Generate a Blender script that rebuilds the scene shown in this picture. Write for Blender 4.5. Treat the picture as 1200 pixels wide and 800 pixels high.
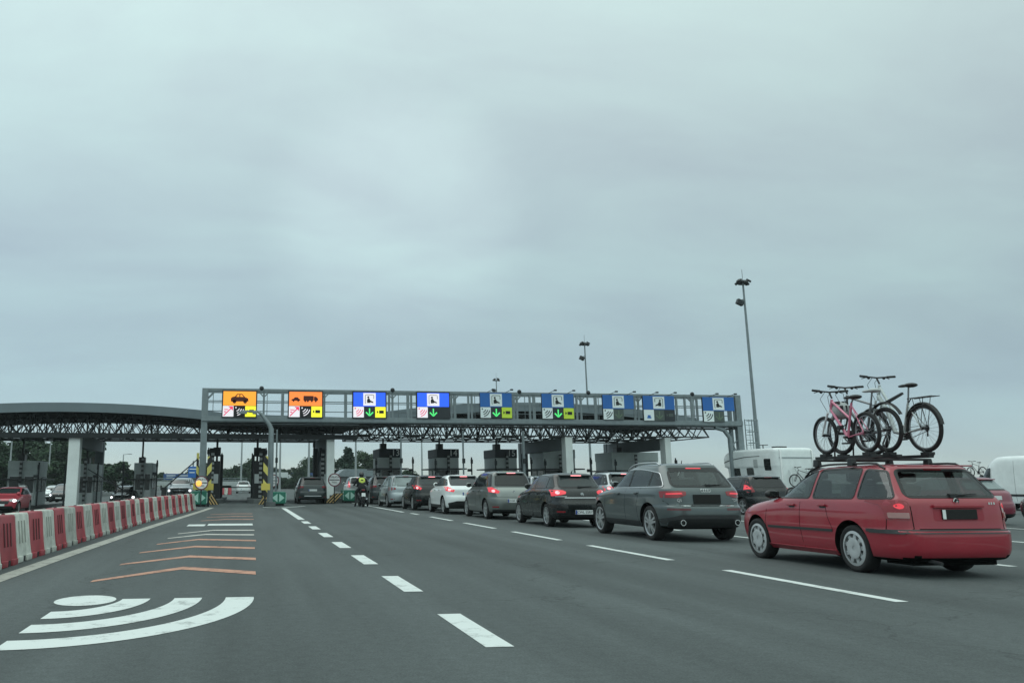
import bpy, bmesh, math, random
from mathutils import Vector, Matrix
from mathutils.bvhtree import BVHTree
random.seed(7)
R = math.radians
S = bpy.context.scene
for o in list(bpy.data.objects): bpy.data.objects.remove(o)
COL = S.collection

# ---------------- camera (phone on a dashboard, frame cropped off-centre) ----------------
FPX, CXP, CYP, HC = 1050.0, 430.0, 341.0, 1.2          # focal length and optical centre in photo pixels, eye height
VX, VY = 287.0, 566.0                                   # where the road meets the horizon
fy = Vector(((VX-CXP)/FPX, (CYP-VY)/FPX, 1.0)).normalized()      # road direction seen from the camera
cx_ = Vector((1, 0, 0)); up = fy.cross(cx_).normalized()
if up.y < 0: up = -up
rt = fy.cross(up).normalized()
if rt.x < 0: rt = -rt
AX = (rt, fy, up)                                       # world x, y, z in camera coordinates (right, up, forward)
cam_d = bpy.data.cameras.new('camera'); cam = bpy.data.objects.new('camera', cam_d); COL.objects.link(cam)
m = Matrix.Identity(4)
for i in range(3):
    m[i][0] = AX[i].x; m[i][1] = AX[i].y; m[i][2] = -AX[i].z
m[0][3], m[1][3], m[2][3] = 0, 0, HC
cam.matrix_world = m
cam_d.sensor_width = 36; cam_d.lens = 36*FPX/1200.0
cam_d.shift_x = (600-CXP)/1200.0; cam_d.shift_y = -(400-CYP)/1200.0
cam_d.clip_start = .05; cam_d.clip_end = 5000
S.camera = cam
def at(px, py, Y):
    """world point at distance Y down the road seen at a photo position"""
    c = Vector(((px-CXP)/FPX, (CYP-py)/FPX, 1.0))
    d = Vector((AX[0].dot(c), AX[1].dot(c), AX[2].dot(c)))
    t = Y/d.y
    return Vector((d.x*t, Y, HC+d.z*t))
def gp(px, py, z=0.0):
    c = Vector(((px-CXP)/FPX, (CYP-py)/FPX, 1.0))
    d = Vector((AX[0].dot(c), AX[1].dot(c), AX[2].dot(c)))
    t = (z-HC)/d.z
    return Vector((d.x*t, d.y*t, z))

# ---------------- world, sun, exposure ----------------
S.render.engine = 'CYCLES'
S.view_settings.view_transform = 'Standard'; S.view_settings.look = 'None'
S.view_settings.gamma = 1; S.view_settings.exposure = 0.0
S.view_settings.use_curve_mapping = False
S.cycles.volume_bounces = 1; S.cycles.max_bounces = 6; S.cycles.diffuse_bounces = 3; S.cycles.glossy_bounces = 3; S.cycles.transmission_bounces = 4; S.cycles.transparent_max_bounces = 12
SUN_EL, SUN_ROT = R(58), R(-40)
W = bpy.data.worlds.new('World'); S.world = W; W.use_nodes = True
nt = W.node_tree; nt.nodes.clear()
def N(t, **k):
    n = nt.nodes.new(t)
    for a, b in k.items(): setattr(n, a, b)
    return n
def math_n(op, a, b=None, c=None):
    n = N('ShaderNodeMath', operation=op)
    for i, v in enumerate((a, b, c)):
        if v is None: continue
        if isinstance(v, (int, float)): n.inputs[i].default_value = v
        else: nt.links.new(v, n.inputs[i])
    return n.outputs[0]
sky = N('ShaderNodeTexSky', sky_type='NISHITA'); sky.sun_disc = False
sky.dust_density = .2; sky.air_density = .7; sky.ozone_density = 1.5; sky.sun_elevation = SUN_EL; sky.sun_rotation = SUN_ROT
bg1 = N('ShaderNodeBackground'); bg1.inputs[1].default_value = 0.05
vt_ = N('ShaderNodeVectorMath', operation='MULTIPLY'); nt.links.new(sky.outputs[0], vt_.inputs[0]); vt_.inputs[1].default_value = (.93, 1.0, .90); nt.links.new(vt_.outputs[0], bg1.inputs[0])
tc = N('ShaderNodeTexCoord'); sp = N('ShaderNodeSeparateXYZ'); nt.links.new(tc.outputs['Generated'], sp.inputs[0])
z = math_n('MAXIMUM', sp.outputs[2], 0.0)
den = math_n('ADD', z, 0.22)
cb = N('ShaderNodeCombineXYZ')
nt.links.new(math_n('DIVIDE', sp.outputs[0], den), cb.inputs[0]); nt.links.new(math_n('DIVIDE', sp.outputs[1], den), cb.inputs[1])
no = N('ShaderNodeTexNoise'); no.inputs['Scale'].default_value = 1.25; no.inputs['Detail'].default_value = 9; no.inputs['Roughness'].default_value = .56
no.inputs['Distortion'].default_value = .35
mp = N('ShaderNodeMapping'); mp.inputs['Location'].default_value = (3.1, 1.4, 0); mp.inputs['Scale'].default_value = (1.0, 1.5, 1)
nt.links.new(cb.outputs[0], mp.inputs[0]); nt.links.new(mp.outputs[0], no.inputs[0])
# overcast luminance: three times brighter overhead than at the horizon
grad = math_n('ADD', math_n('MULTIPLY', z, .92), 0.20)
cl = math_n('ADD', math_n('MULTIPLY', math_n('SUBTRACT', no.outputs[0], .5), .75), 1.0)
# the thinner, brighter patch of cloud left of centre
dv = at(465, 262, 100) - Vector((0, 0, HC)); dv.normalize()
dt = N('ShaderNodeVectorMath', operation='DOT_PRODUCT'); nt.links.new(tc.outputs['Generated'], dt.inputs[0]); dt.inputs[1].default_value = dv
pm = N('ShaderNodeMapRange', interpolation_type='SMOOTHERSTEP'); nt.links.new(dt.outputs['Value'], pm.inputs[0])
pm.inputs[1].default_value = .985; pm.inputs[2].default_value = 1.0; pm.inputs[3].default_value = 0; pm.inputs[4].default_value = .22
patch = math_n('MULTIPLY', pm.outputs[0], math_n('ADD', no.outputs[0], .45))
# added brightness in the unseen sky behind the camera, lights surfaces facing it
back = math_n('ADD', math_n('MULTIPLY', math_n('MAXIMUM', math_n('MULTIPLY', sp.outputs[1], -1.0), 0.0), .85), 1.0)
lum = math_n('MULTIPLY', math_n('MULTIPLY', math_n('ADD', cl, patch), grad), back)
cr = N('ShaderNodeValToRGB'); nt.links.new(no.outputs[0], cr.inputs[0])
cr.color_ramp.elements[0].position = .3; cr.color_ramp.elements[0].color = (.87, 1.0, .95, 1)
cr.color_ramp.elements[1].position = .7; cr.color_ramp.elements[1].color = (.80, 1.01, .90, 1)
sc = N('ShaderNodeVectorMath', operation='SCALE'); nt.links.new(cr.outputs[0], sc.inputs[0]); nt.links.new(lum, sc.inputs['Scale'])
bg2 = N('ShaderNodeBackground'); bg2.inputs[1].default_value = 1.0; lowz = N('ShaderNodeMapRange', interpolation_type='SMOOTHSTEP'); nt.links.new(z, lowz.inputs[0]); lowz.inputs[1].default_value = 0; lowz.inputs[2].default_value = .16; lowz.inputs[3].default_value = 1; lowz.inputs[4].default_value = 0
hzv = N('ShaderNodeVectorMath', operation='SCALE'); hzv.inputs[0].default_value = (0, .005, .075); nt.links.new(lowz.outputs[0], hzv.inputs['Scale'])
addv = N('ShaderNodeVectorMath', operation='ADD'); nt.links.new(sc.outputs[0], addv.inputs[0]); nt.links.new(hzv.outputs[0], addv.inputs[1]); nt.links.new(addv.outputs[0], bg2.inputs[0])
ad = N('ShaderNodeAddShader'); nt.links.new(bg1.outputs[0], ad.inputs[0]); nt.links.new(bg2.outputs[0], ad.inputs[1])
wo = N('ShaderNodeOutputWorld'); nt.links.new(ad.outputs[0], wo.inputs[0])
sl = bpy.data.lights.new('sun', 'SUN'); sl.energy = .55; sl.angle = R(40); sl.color = (1, .97, .93)
so = bpy.data.objects.new('sun', sl); COL.objects.link(so)
so.rotation_euler = (R(90)-SUN_EL, 0, math.pi-SUN_ROT)

# ---------------- materials ----------------
MATS = {}
def mat(name, col, rough=.6, metal=0, coat=0, emit=None, es=0, noise=0, nscale=8, bump=0, spec=.5, stretch=None):
    if name in MATS: return MATS[name]
    mt = bpy.data.materials.new(name); mt.use_nodes = True; t = mt.node_tree; b = t.nodes['Principled BSDF']
    b.inputs['Base Color'].default_value = (*col, 1); b.inputs['Roughness'].default_value = rough
    b.inputs['Metallic'].default_value = metal; b.inputs['Coat Weight'].default_value = coat
    b.inputs['Coat Roughness'].default_value = .06; b.inputs['Specular IOR Level'].default_value = spec
    if emit: b.inputs['Emission Color'].default_value = (*emit, 1); b.inputs['Emission Strength'].default_value = es
    if noise or bump:
        c = t.nodes.new('ShaderNodeTexCoord'); mpn = t.nodes.new('ShaderNodeMapping'); t.links.new(c.outputs['Object'], mpn.inputs[0])
        if stretch: mpn.inputs['Scale'].default_value = stretch
        n = t.nodes.new('ShaderNodeTexNoise'); n.inputs['Scale'].default_value = nscale; n.inputs['Detail'].default_value = 6; n.inputs['Roughness'].default_value = .6
        t.links.new(mpn.outputs[0], n.inputs[0])
        if noise:
            r = t.nodes.new('ShaderNodeValToRGB'); t.links.new(n.outputs[0], r.inputs[0])
            r.color_ramp.elements[0].position = .3; r.color_ramp.elements[0].color = (*[v*(1-noise) for v in col], 1)
            r.color_ramp.elements[1].position = .7; r.color_ramp.elements[1].color = (*[min(1, v*(1+noise)) for v in col], 1)
            t.links.new(r.outputs[0], b.inputs['Base Color'])
            rr = t.nodes.new('ShaderNodeMapRange'); rr.inputs[3].default_value = max(.02, rough-.08); rr.inputs[4].default_value = min(1, rough+.1)
            t.links.new(n.outputs[0], rr.inputs[0]); t.links.new(rr.outputs[0], b.inputs['Roughness'])
        if bump:
            bp = t.nodes.new('ShaderNodeBump'); bp.inputs['Strength'].default_value = bump; bp.inputs['Distance'].default_value = .02
            t.links.new(n.outputs[0], bp.inputs['Height']); t.links.new(bp.outputs[0], b.inputs['Normal'])
    MATS[name] = mt
    return mt
def paint(name, col, metal=.0, rough=.32, coat=.8): return mat(name, col, rough, metal, coat, spec=.35, noise=.06, nscale=3)
M_blk = mat('black_plastic', (.012, .013, .014), .45)
M_trim = mat('dark_trim', (.03, .032, .034), .55, noise=.2, nscale=20)
M_rub = mat('tyre_rubber', (.016, .016, .017), .85, noise=.3, nscale=30, bump=.2)
M_alloy = mat('alloy', (.55, .57, .58), .35, .8)
M_hub = mat('hubcap_silver', (.5, .52, .53), .4, .3)
M_well = mat('wheel_well', (.006, .006, .006), .95, spec=.1)
M_glass = mat('tinted_glass', (.026, .034, .036), .2, 0, 0, spec=.5)
M_glassL = mat('clear_glass', (.16, .20, .205), .08, 0, .3, spec=.9, noise=.45, nscale=1.6)
M_glassD = mat('privacy_glass', (.01, .012, .013), .1, 0, 0, spec=.5)
M_red = mat('tail_lamp_red', (.26, .015, .022), .15, 0, .6)
M_redlit = mat('tail_lamp_lit', (.5, .03, .04), .2, 0, .4, emit=(1, .06, .09), es=.55)
M_redhot = mat('brake_light_core', (.9, .2, .2), .2, emit=(1, .34, .36), es=1.9)
M_clear = mat('clear_lamp_lens', (.45, .42, .42), .15, .2, .5)
M_head = mat('headlight_lit', (.9, .9, .9), .2, emit=(.9, .97, 1), es=2.6)
M_plate = mat('plate_white', (.72, .74, .74), .5)
M_pblk = mat('plate_black', (.003, .003, .003), .7)
M_chrome = mat('chrome', (.75, .77, .78), .15, 1)
M_white = mat('white_paint', (.74, .76, .76), .6, noise=.06, nscale=2)
M_eu = mat('plate_blue', (.02, .06, .3), .5)
M_steel = mat('galvanised_steel', (.20, .235, .25), .5, .25, noise=.15, nscale=4)
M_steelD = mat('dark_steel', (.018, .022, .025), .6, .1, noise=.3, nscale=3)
M_conc = mat('concrete_light', (.42, .45, .45), .8, noise=.12, nscale=2, bump=.15)
M_conc2 = mat('concrete_curb', (.12, .13, .13), .85, noise=.2, nscale=3, bump=.3)

def clear_glass(name, tint, gloss=.16):
    mt = bpy.data.materials.new(name); mt.use_nodes = True; t = mt.node_tree; t.nodes.clear(); L = t.links.new
    tr = t.nodes.new('ShaderNodeBsdfTransparent'); tr.inputs[0].default_value = (*tint, 1)
    gl = t.nodes.new('ShaderNodeBsdfGlossy'); gl.inputs['Roughness'].default_value = .04; gl.inputs['Color'].default_value = (.9, .95, .96, 1)
    lw = t.nodes.new('ShaderNodeFresnel'); lw.inputs[0].default_value = 1.45
    mr = t.nodes.new('ShaderNodeMapRange'); mr.inputs[3].default_value = gloss; mr.inputs[4].default_value = .8; L(lw.outputs[0], mr.inputs[0])
    mx = t.nodes.new('ShaderNodeMixShader'); L(mr.outputs[0], mx.inputs[0]); L(tr.outputs[0], mx.inputs[1]); L(gl.outputs[0], mx.inputs[2])
    o = t.nodes.new('ShaderNodeOutputMaterial'); L(mx.outputs[0], o.inputs[0]); return mt
M_win = clear_glass('window_glass', (.66, .74, .73), .05)
M_winD = clear_glass('window_glass_tinted', (.40, .45, .45), .05)
M_seat = mat('seat_fabric', (.045, .05, .052), .85, noise=.25, nscale=12)
# ---------------- mesh helpers ----------------
class MB:
    def __init__(s): s.v = []; s.f = []; s.mi = []; s.mats = []
    def m(s, mt):
        if mt not in s.mats: s.mats.append(mt)
        return s.mats.index(mt)
    def add(s, vs, fs, mt=None):
        k = len(s.v); s.v += [tuple(p) for p in vs]; i = s.m(mt) if mt else 0
        for f in fs: s.f.append(tuple(k+j for j in f)); s.mi.append(i)
    def box(s, c, d, mt=None, rot=None, taper=None):
        x, y, z = (d[0]/2, d[1]/2, d[2]/2); vs = []
        for k in (-1, 1):
            tx, ty = (taper if (taper and k > 0) else (1, 1))
            for a, b in ((-1, -1), (1, -1), (1, 1), (-1, 1)):
                p = Vector((a*x*tx, b*y*ty, k*z))
                if rot: p = rot @ p
                vs.append(p+Vector(c))
        s.add(vs, [(0, 3, 2, 1), (4, 5, 6, 7), (0, 1, 5, 4), (1, 2, 6, 5), (2, 3, 7, 6), (3, 0, 4, 7)], mt)
    def bar(s, a, b, r, mt=None, n=4, r2=None, up=None):
        a = Vector(a); b = Vector(b); d = (b-a)
        if d.length < 1e-6: return
        d.normalize(); u = d.cross(Vector((0, 0, 1)) if abs(d.z) < .95 else Vector((0, 1, 0))).normalized(); w = d.cross(u)
        r2 = r if r2 is None else r2; vs = []
        for c, q in ((a, r), (b, r2)):
            for i in range(n):
                t = 2*math.pi*(i+.5)/n; vs.append(c+(u*math.cos(t)+w*math.sin(t))*q)
        fs = [(i, (i+1) % n, n+(i+1) % n, n+i) for i in range(n)] + [tuple(range(n))[::-1], tuple(range(n, 2*n))]
        s.add(vs, fs, mt)
    def tube(s, pts, r, mt=None, n=8, closed=False):
        pts = [Vector(p) for p in pts]; k = len(pts); vs = []; pu = None
        rr = r if isinstance(r, (list, tuple)) else [r]*k
        for i, p in enumerate(pts):
            a = pts[(i-1) % k] if (closed or i > 0) else p; b = pts[(i+1) % k] if (closed or i < k-1) else p
            d = (b-a).normalized()
            if pu is None: u = d.cross(Vector((0, 0, 1)) if abs(d.z) < .9 else Vector((1, 0, 0))).normalized()
            else:
                u = pu-d*pu.dot(d)
                u = u.normalized() if u.length > 1e-5 else d.orthogonal().normalized()
            pu = u; w = d.cross(u)
            for j in range(n):
                t = 2*math.pi*j/n; vs.append(p+(u*math.cos(t)+w*math.sin(t))*rr[i])
        fs = []
        for i in range(k if closed else k-1):
            for j in range(n):
                a0 = i*n+j; a1 = i*n+(j+1) % n; b0 = ((i+1) % k)*n+j; b1 = ((i+1) % k)*n+(j+1) % n
                fs.append((a0, a1, b1, b0))
        if not closed: fs += [tuple(range(n))[::-1], tuple(range((k-1)*n, k*n))]
        s.add(vs, fs, mt)
    def lathe(s, prof, c, axis='x', n=24, mt=None, ang=2*math.pi):
        """prof: (axial, radius)"""
        vs = []; c = Vector(c); k = len(prof)
        for i in range(n):
            t = ang*i/n; ct, st = math.cos(t), math.sin(t)
            for (a, r) in prof:
                p = {'x': (a, r*ct, r*st), 'y': (r*ct, a, r*st), 'z': (r*ct, r*st, a)}[axis]
                vs.append(c+Vector(p))
        fs = []
        for i in range(n):
            j = (i+1) % n
            for q in range(k-1): fs.append((i*k+q, i*k+q+1, j*k+q+1, j*k+q))
        s.add(vs, fs, mt)
    def ball(s, c, r, mt=None, nu=12, nv=8):
        r = r if isinstance(r, (tuple, list)) else (r, r, r); vs = []; c = Vector(c)
        for i in range(1, nv):
            ph = math.pi*i/nv
            for j in range(nu):
                t = 2*math.pi*j/nu; vs.append(c+Vector((r[0]*math.sin(ph)*math.cos(t), r[1]*math.sin(ph)*math.sin(t), r[2]*math.cos(ph))))
        top = len(vs); vs += [c+Vector((0, 0, r[2])), c-Vector((0, 0, r[2]))]
        fs = [(i*nu+j, (i+1)*nu+j, (i+1)*nu+(j+1) % nu, i*nu+(j+1) % nu) for i in range(nv-2) for j in range(nu)]
        fs += [(top, j, (j+1) % nu) for j in range(nu)] + [(top+1, (nv-2)*nu+(j+1) % nu, (nv-2)*nu+j) for j in range(nu)]
        s.add(vs, fs, mt)
    def prism(s, poly, y0, y1, mt=None, plane='xz'):
        """extrude a polygon: plane xz along y, xy along z, yz along x"""
        n = len(poly)
        def P(a, b, c): return {'xz': (a, c, b), 'xy': (a, b, c), 'yz': (c, a, b)}[plane]
        vs = [P(a, b, y0) for a, b in poly]+[P(a, b, y1) for a, b in poly]
        s.add(vs, [tuple(range(n)), tuple(range(n, 2*n))[::-1]]+[(i, i+n, (i+1) % n+n, (i+1) % n) for i in range(n)], mt)
    def build(s, name, mt=None, parent=None, smooth=None, bevel=0):
        me = bpy.data.meshes.new(name); me.from_pydata(s.v, [], s.f)
        ms = s.mats if s.mats else [mt]
        for q in ms: me.materials.append(q)
        if s.mats:
            for p, i in zip(me.polygons, s.mi): p.material_index = i
        bm = bmesh.new(); bm.from_mesh(me)
        bmesh.ops.recalc_face_normals(bm, faces=bm.faces)
        if bevel: bmesh.ops.bevel(bm, geom=[e for e in bm.edges if len(e.link_faces) == 2 and e.calc_face_angle(0) > .6], offset=bevel, segments=2, affect='EDGES', profile=.6)
        bm.to_mesh(me); bm.free()
        if smooth:
            for p in me.polygons: p.use_smooth = True
            me.set_sharp_from_angle(angle=R(smooth))
        o = bpy.data.objects.new(name, me); COL.objects.link(o)
        if parent: o.parent = parent
        return o
def tag(o, label=None, cat=None, group=None, kind=None):
    if label: o['label'] = label
    if cat: o['category'] = cat
    if group: o['group'] = group
    if kind: o['kind'] = kind
    return o
def empty(name, loc=(0, 0, 0), rz=0, label=None, cat=None, group=None):
    o = bpy.data.objects.new(name, None); COL.objects.link(o); o.location = loc; o.rotation_euler = (0, 0, rz)
    o.empty_display_size = .2
    return tag(o, label, cat, group)
def copy_tree(o, parent=None):
    c = o.copy(); COL.objects.link(c); c.parent = parent
    for ch in [q for q in bpy.data.objects if q.parent == o]: copy_tree(ch, c)
    return c
def text_mesh(txt, size, name, mt, parent=None, M=Matrix.Identity(4), depth=.004, font_w=1.0):
    cu = bpy.data.curves.new('t', 'FONT'); cu.body = txt; cu.size = size; cu.extrude = depth; cu.align_x = 'CENTER'; cu.align_y = 'CENTER'
    cu.resolution_u = 2
    ob = bpy.data.objects.new('t', cu); COL.objects.link(ob)
    dg = bpy.context.evaluated_depsgraph_get(); me = bpy.data.meshes.new_from_object(ob.evaluated_get(dg))
    bpy.data.objects.remove(ob); bpy.data.curves.remove(cu)
    # text lies in xy; stand it up facing -y
    me.transform(M @ Matrix.Rotation(R(90), 4, 'X') @ Matrix.Diagonal((font_w, 1, 1, 1)))
    me.materials.clear(); me.materials.append(mt)
    o = bpy.data.objects.new(name, me); COL.objects.link(o)
    if parent: o.parent = parent
    return o
def sstep(a, b, x):
    t = max(0, min(1, (x-a)/(b-a))); return t*t*(3-2*t)
def gz(x, y=0): return -.45*sstep(-4.3, -9, x)
# ---------------- ground, road, painted markings ----------------
def asphalt():
    mt = bpy.data.materials.new('asphalt'); mt.use_nodes = True; t = mt.node_tree; b = t.nodes['Principled BSDF']
    L = t.links.new
    g = t.nodes.new('ShaderNodeNewGeometry')
    def noise(scale, detail, st=(1, 1, 1), rough=.6):
        mpn = t.nodes.new('ShaderNodeMapping'); mpn.inputs['Scale'].default_value = st; L(g.outputs['Position'], mpn.inputs[0])
        n = t.nodes.new('ShaderNodeTexNoise'); n.inputs['Scale'].default_value = scale; n.inputs['Detail'].default_value = detail; n.inputs['Roughness'].default_value = rough
        L(mpn.outputs[0], n.inputs[0]); return n.outputs[0]
    fine = noise(55, 3, rough=.8); mid = noise(11, 7, rough=.7); big = noise(.25, 4, (1, .35, 1)); track = noise(.9, 3, (1, .04, 1)); speck = noise(140, 2)
    def mr(x, a, b_, c, d):
        n = t.nodes.new('ShaderNodeMapRange'); n.inputs[1].default_value = a; n.inputs[2].default_value = b_; n.inputs[3].default_value = c; n.inputs[4].default_value = d
        L(x, n.inputs[0]); return n.outputs[0]
    def mul(a, c):
        n = t.nodes.new('ShaderNodeMath'); n.operation = 'MULTIPLY'; L(a, n.inputs[0]); L(c, n.inputs[1]); return n.outputs[0]
    # darker band of older asphalt that drifts across the second lane
    sx = t.nodes.new('ShaderNodeSeparateXYZ'); L(g.outputs['Position'], sx.inputs[0])
    v = mul(mul(mul(mr(fine, .25, .75, .60, 1.42), mr(mid, .3, .7, .84, 1.16)), mr(big, .35, .65, .86, 1.1)), mr(track, .35, .65, .82, 1.10))
    v = mul(v, mr(speck, .64, .74, 1, 1.8))
    def lane(xc, w, lo):   # tyre-polished strip: smooth dip around x = xc
        a = t.nodes.new('ShaderNodeMath'); a.operation = 'SUBTRACT'; L(sx.outputs[0], a.inputs[0]); a.inputs[1].default_value = xc
        b2 = t.nodes.new('ShaderNodeMath'); b2.operation = 'ABSOLUTE'; L(a.outputs[0], b2.inputs[0])
        c2 = t.nodes.new('ShaderNodeMapRange'); c2.interpolation_type = 'SMOOTHSTEP'; c2.inputs[1].default_value = w*.3; c2.inputs[2].default_value = w; c2.inputs[3].default_value = lo; c2.inputs[4].default_value = 1; L(b2.outputs[0], c2.inputs[0]); return c2.outputs[0]
    for xc in (-1.7, .1, 3.4, 5.2, 8.5, 10.1): v = mul(v, lane(xc, .55, .93))
    for xc in (-.8, 4.3, 9.3): v = mul(v, lane(xc, .5, .90))
    # hairline cracks and dark sealed joints
    vo = t.nodes.new('ShaderNodeTexVoronoi'); vo.feature = 'DISTANCE_TO_EDGE'; vo.inputs['Scale'].default_value = .16
    nm = t.nodes.new('ShaderNodeTexNoise'); nm.inputs['Scale'].default_value = .8; nm.inputs['Detail'].default_value = 6; L(g.outputs['Position'], nm.inputs[0])
    av = t.nodes.new('ShaderNodeVectorMath'); av.operation = 'MULTIPLY_ADD'; L(nm.outputs['Color'], av.inputs[0]); av.inputs[1].default_value = (2.5, 2.5, 0); L(g.outputs['Position'], av.inputs[2]); L(av.outputs[0], vo.inputs['Vector'])
    v = mul(v, mr(vo.outputs['Distance'], .0, .004, .72, 1))
    oil = noise(1.7, 3); v = mul(v, mr(oil, .70, .76, 1, .72))
    sc = t.nodes.new('ShaderNodeVectorMath'); sc.operation = 'SCALE'; sc.inputs[0].default_value = (.088, .101, .102); L(v, sc.inputs['Scale'])
    L(sc.outputs[0], b.inputs['Base Color']); b.inputs['Roughness'].default_value = .88; b.inputs['Specular IOR Level'].default_value = .25
    bp = t.nodes.new('ShaderNodeBump'); bp.inputs['Strength'].default_value = .5; bp.inputs['Distance'].default_value = .006
    L(fine, bp.inputs['Height']); L(bp.outputs[0], b.inputs['Normal'])
    return mt
M_asph = asphalt()
def roadpaint(name, col, wear):
    mt = bpy.data.materials.new(name); mt.use_nodes = True; t = mt.node_tree; b = t.nodes['Principled BSDF']; L = t.links.new
    g = t.nodes.new('ShaderNodeNewGeometry')
    n = t.nodes.new('ShaderNodeTexNoise'); n.inputs['Scale'].default_value = 3.0; n.inputs['Detail'].default_value = 10; n.inputs['Roughness'].default_value = .82
    L(g.outputs['Position'], n.inputs[0])
    r = t.nodes.new('ShaderNodeValToRGB'); L(n.outputs[0], r.inputs[0])
    r.color_ramp.elements[0].position = .32+wear; r.color_ramp.elements[0].color = (*[c*.32 for c in col], 1)
    r.color_ramp.elements[1].position = .46+wear; r.color_ramp.elements[1].color = (*col, 1)
    L(r.outputs[0], b.inputs['Base Color']); b.inputs['Roughness'].default_value = .7
    return mt
M_mark = roadpaint('road_marking_white', (.64, .68, .665), .01)
M_mark2 = roadpaint('road_marking_worn', (.52, .50, .46), .03)
M_orange = roadpaint('road_marking_orange', (.50, .25, .17), .06)
M_edge = roadpaint('edge_line_worn', (.36, .36, .32), .04)
def sheet(name, xs, ys, mt, zf):
    mb = MB(); n = len(ys)
    vs = [(x, y, zf(x, y)) for x in xs for y in ys]
    mb.add(vs, [(i*n+j, (i+1)*n+j, (i+1)*n+j+1, i*n+j+1) for i in range(len(xs)-1) for j in range(n-1)])
    return mb.build(name, mt, smooth=60)
M_grass = mat('dull_grass', (.055, .075, .045), .95, noise=.35, nscale=.05)
tag(sheet('ground', [-2500, -400, -60, 90, 400, 2500], [-60, 0, 200, 600, 3500], M_grass, lambda x, y: -.75), kind='structure')
xs = [-46]+[-12+i*.5 for i in range(18)]+[-2, 5, 15, 30, 60, 72]
tag(sheet('road', xs, [-12, 0, 10, 20, 40, 80, 160, 400, 900], M_asph, lambda x, y: gz(x)), kind='structure')
def flat(name, polys, mt, dz=.004):
    mb = MB()
    for p in polys:
        mb.add([(x, y, gz(x)+dz) for x, y in p], [tuple(range(len(p)))])
    o = mb.build(name, mt); return tag(o, kind='structure')
def rect(x0, x1, y0, y1): return [(x0, y0), (x1, y0), (x1, y1), (x0, y1)]
dash = [rect(1.82, 2.04, 6.93+3.54*k*1.0, 8.68+3.54*k*1.0) for k in range(-1, 6)]
dash += [rect(1.82, 2.04, 28.1, 29.8), rect(1.82, 2.04, 31.2, 45.5)]
flat('lane_dashes', dash, M_mark)
rl = [rect(6.70, 6.85, 8.92+5.2*k, 12.42+5.2*k) for k in range(-1, 5)]+[rect(6.70, 6.85, 35.6, 37.2), rect(6.62, 6.78, 38.6, 60)]
flat('lane_line', rl, M_mark)
flat('far_lane_line', [rect(11.2, 11.35, 7.2+5.2*k, 10.7+5.2*k) for k in range(0, 7)]+[rect(16, 16.15, 5+5.2*k, 8.5+5.2*k) for k in range(0, 7)]+[rect(20.6, 20.75, 5+5.2*k, 8.5+5.2*k) for k in range(0, 7)], M_mark)
flat('gore_lines', [[(.9, 47.3), (1.75, 46.2), (1.8, 46.5), (1.0, 47.7)], [(1.85, 46.2), (3.3, 49.3), (3.15, 49.5), (1.8, 46.6)]], M_mark)
# rumble chevrons
ch = [[(-1.87, 11.97), (-.86, 13.54), (.18, 12.66)], [(-1.83, 14.35), (-.89, 15.66), (.21, 15.0)], [(-1.81, 16.71), (-.92, 18.11), (.22, 17.5)],
      [(-1.72, 18.95), (-.97, 20.38), (.27, 19.78)], [(-1.67, 20.94), (-.91, 22.36), (.25, 22.02)], [(-1.58, 22.81), (-.78, 24.32), (.28, 24.18)],
      [(-1.4, 30.5), (-.6, 31.6), (.33, 31.4)], [(-1.33, 33.6), (-.47, 34.4), (.33, 34.2)], [(-1.3, 36.6), (-.4, 37.3), (.33, 37.2)]]
def stripes(idx): return [[a, b, (b[0], b[1]+.44), (a[0], a[1]+.24)] for k in idx for a, b in (ch[k][:2],)]+[[b, c, (c[0], c[1]+.46), (b[0], b[1]+.44)] for k in idx for b, c in (ch[k][1:],)]
flat('rumble_stripes', stripes([0, 1, 2, 3, 6, 7, 8]), M_orange)
flat('worn_rumble_stripes', stripes([4, 5]), M_mark2)
flat('transverse_bar', [rect(-1.62, -1.12, 26.9, 28.0), rect(-1.05, .26, 27.2, 28.4)], M_mark)
# contactless-payment symbol: dot and three quarter arcs, stretched along the road
def arc(rx0, ry0, rx1, ry1, n=28, cx=-1.80, cy=10.22):
    o = [(cx+rx1*math.sin(math.pi/2*i/n), cy-ry1*math.cos(math.pi/2*i/n)) for i in range(n+1)]
    return o+[(cx+rx0*math.sin(math.pi/2*i/n), cy-ry0*math.cos(math.pi/2*i/n)) for i in range(n, -1, -1)]
def quads(outer):
    n = len(outer)//2; a = outer[:n]; b = outer[n:][::-1]
    return [[a[i], a[i+1], b[i+1], b[i]] for i in range(n-1)]
sym = quads(arc(.55, .90, .84, 1.37))+quads(arc(1.09, 1.72, 1.38, 2.17))+quads(arc(1.63, 2.53, 1.93, 2.95))
sym.append([(-1.62+.31*math.cos(t*math.pi/16), 10.15+.43*math.sin(t*math.pi/16)) for t in range(32)])
flat('contactless_symbol', sym, M_mark)
# worn edge line along the barrier foot
ep = [(-3.35, 4), (-3.3, 10), (-3.22, 12.6), (-3.12, 16.3), (-2.96, 20.5), (-2.84, 24), (-2.62, 29), (-2.3, 35), (-2.0, 41), (-1.75, 47)]
flat('edge_line', [[ep[i], (ep[i][0]+.26, ep[i][1]), (ep[i+1][0]+.26, ep[i+1][1]), ep[i+1]] for i in range(len(ep)-1)], M_edge)

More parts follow.
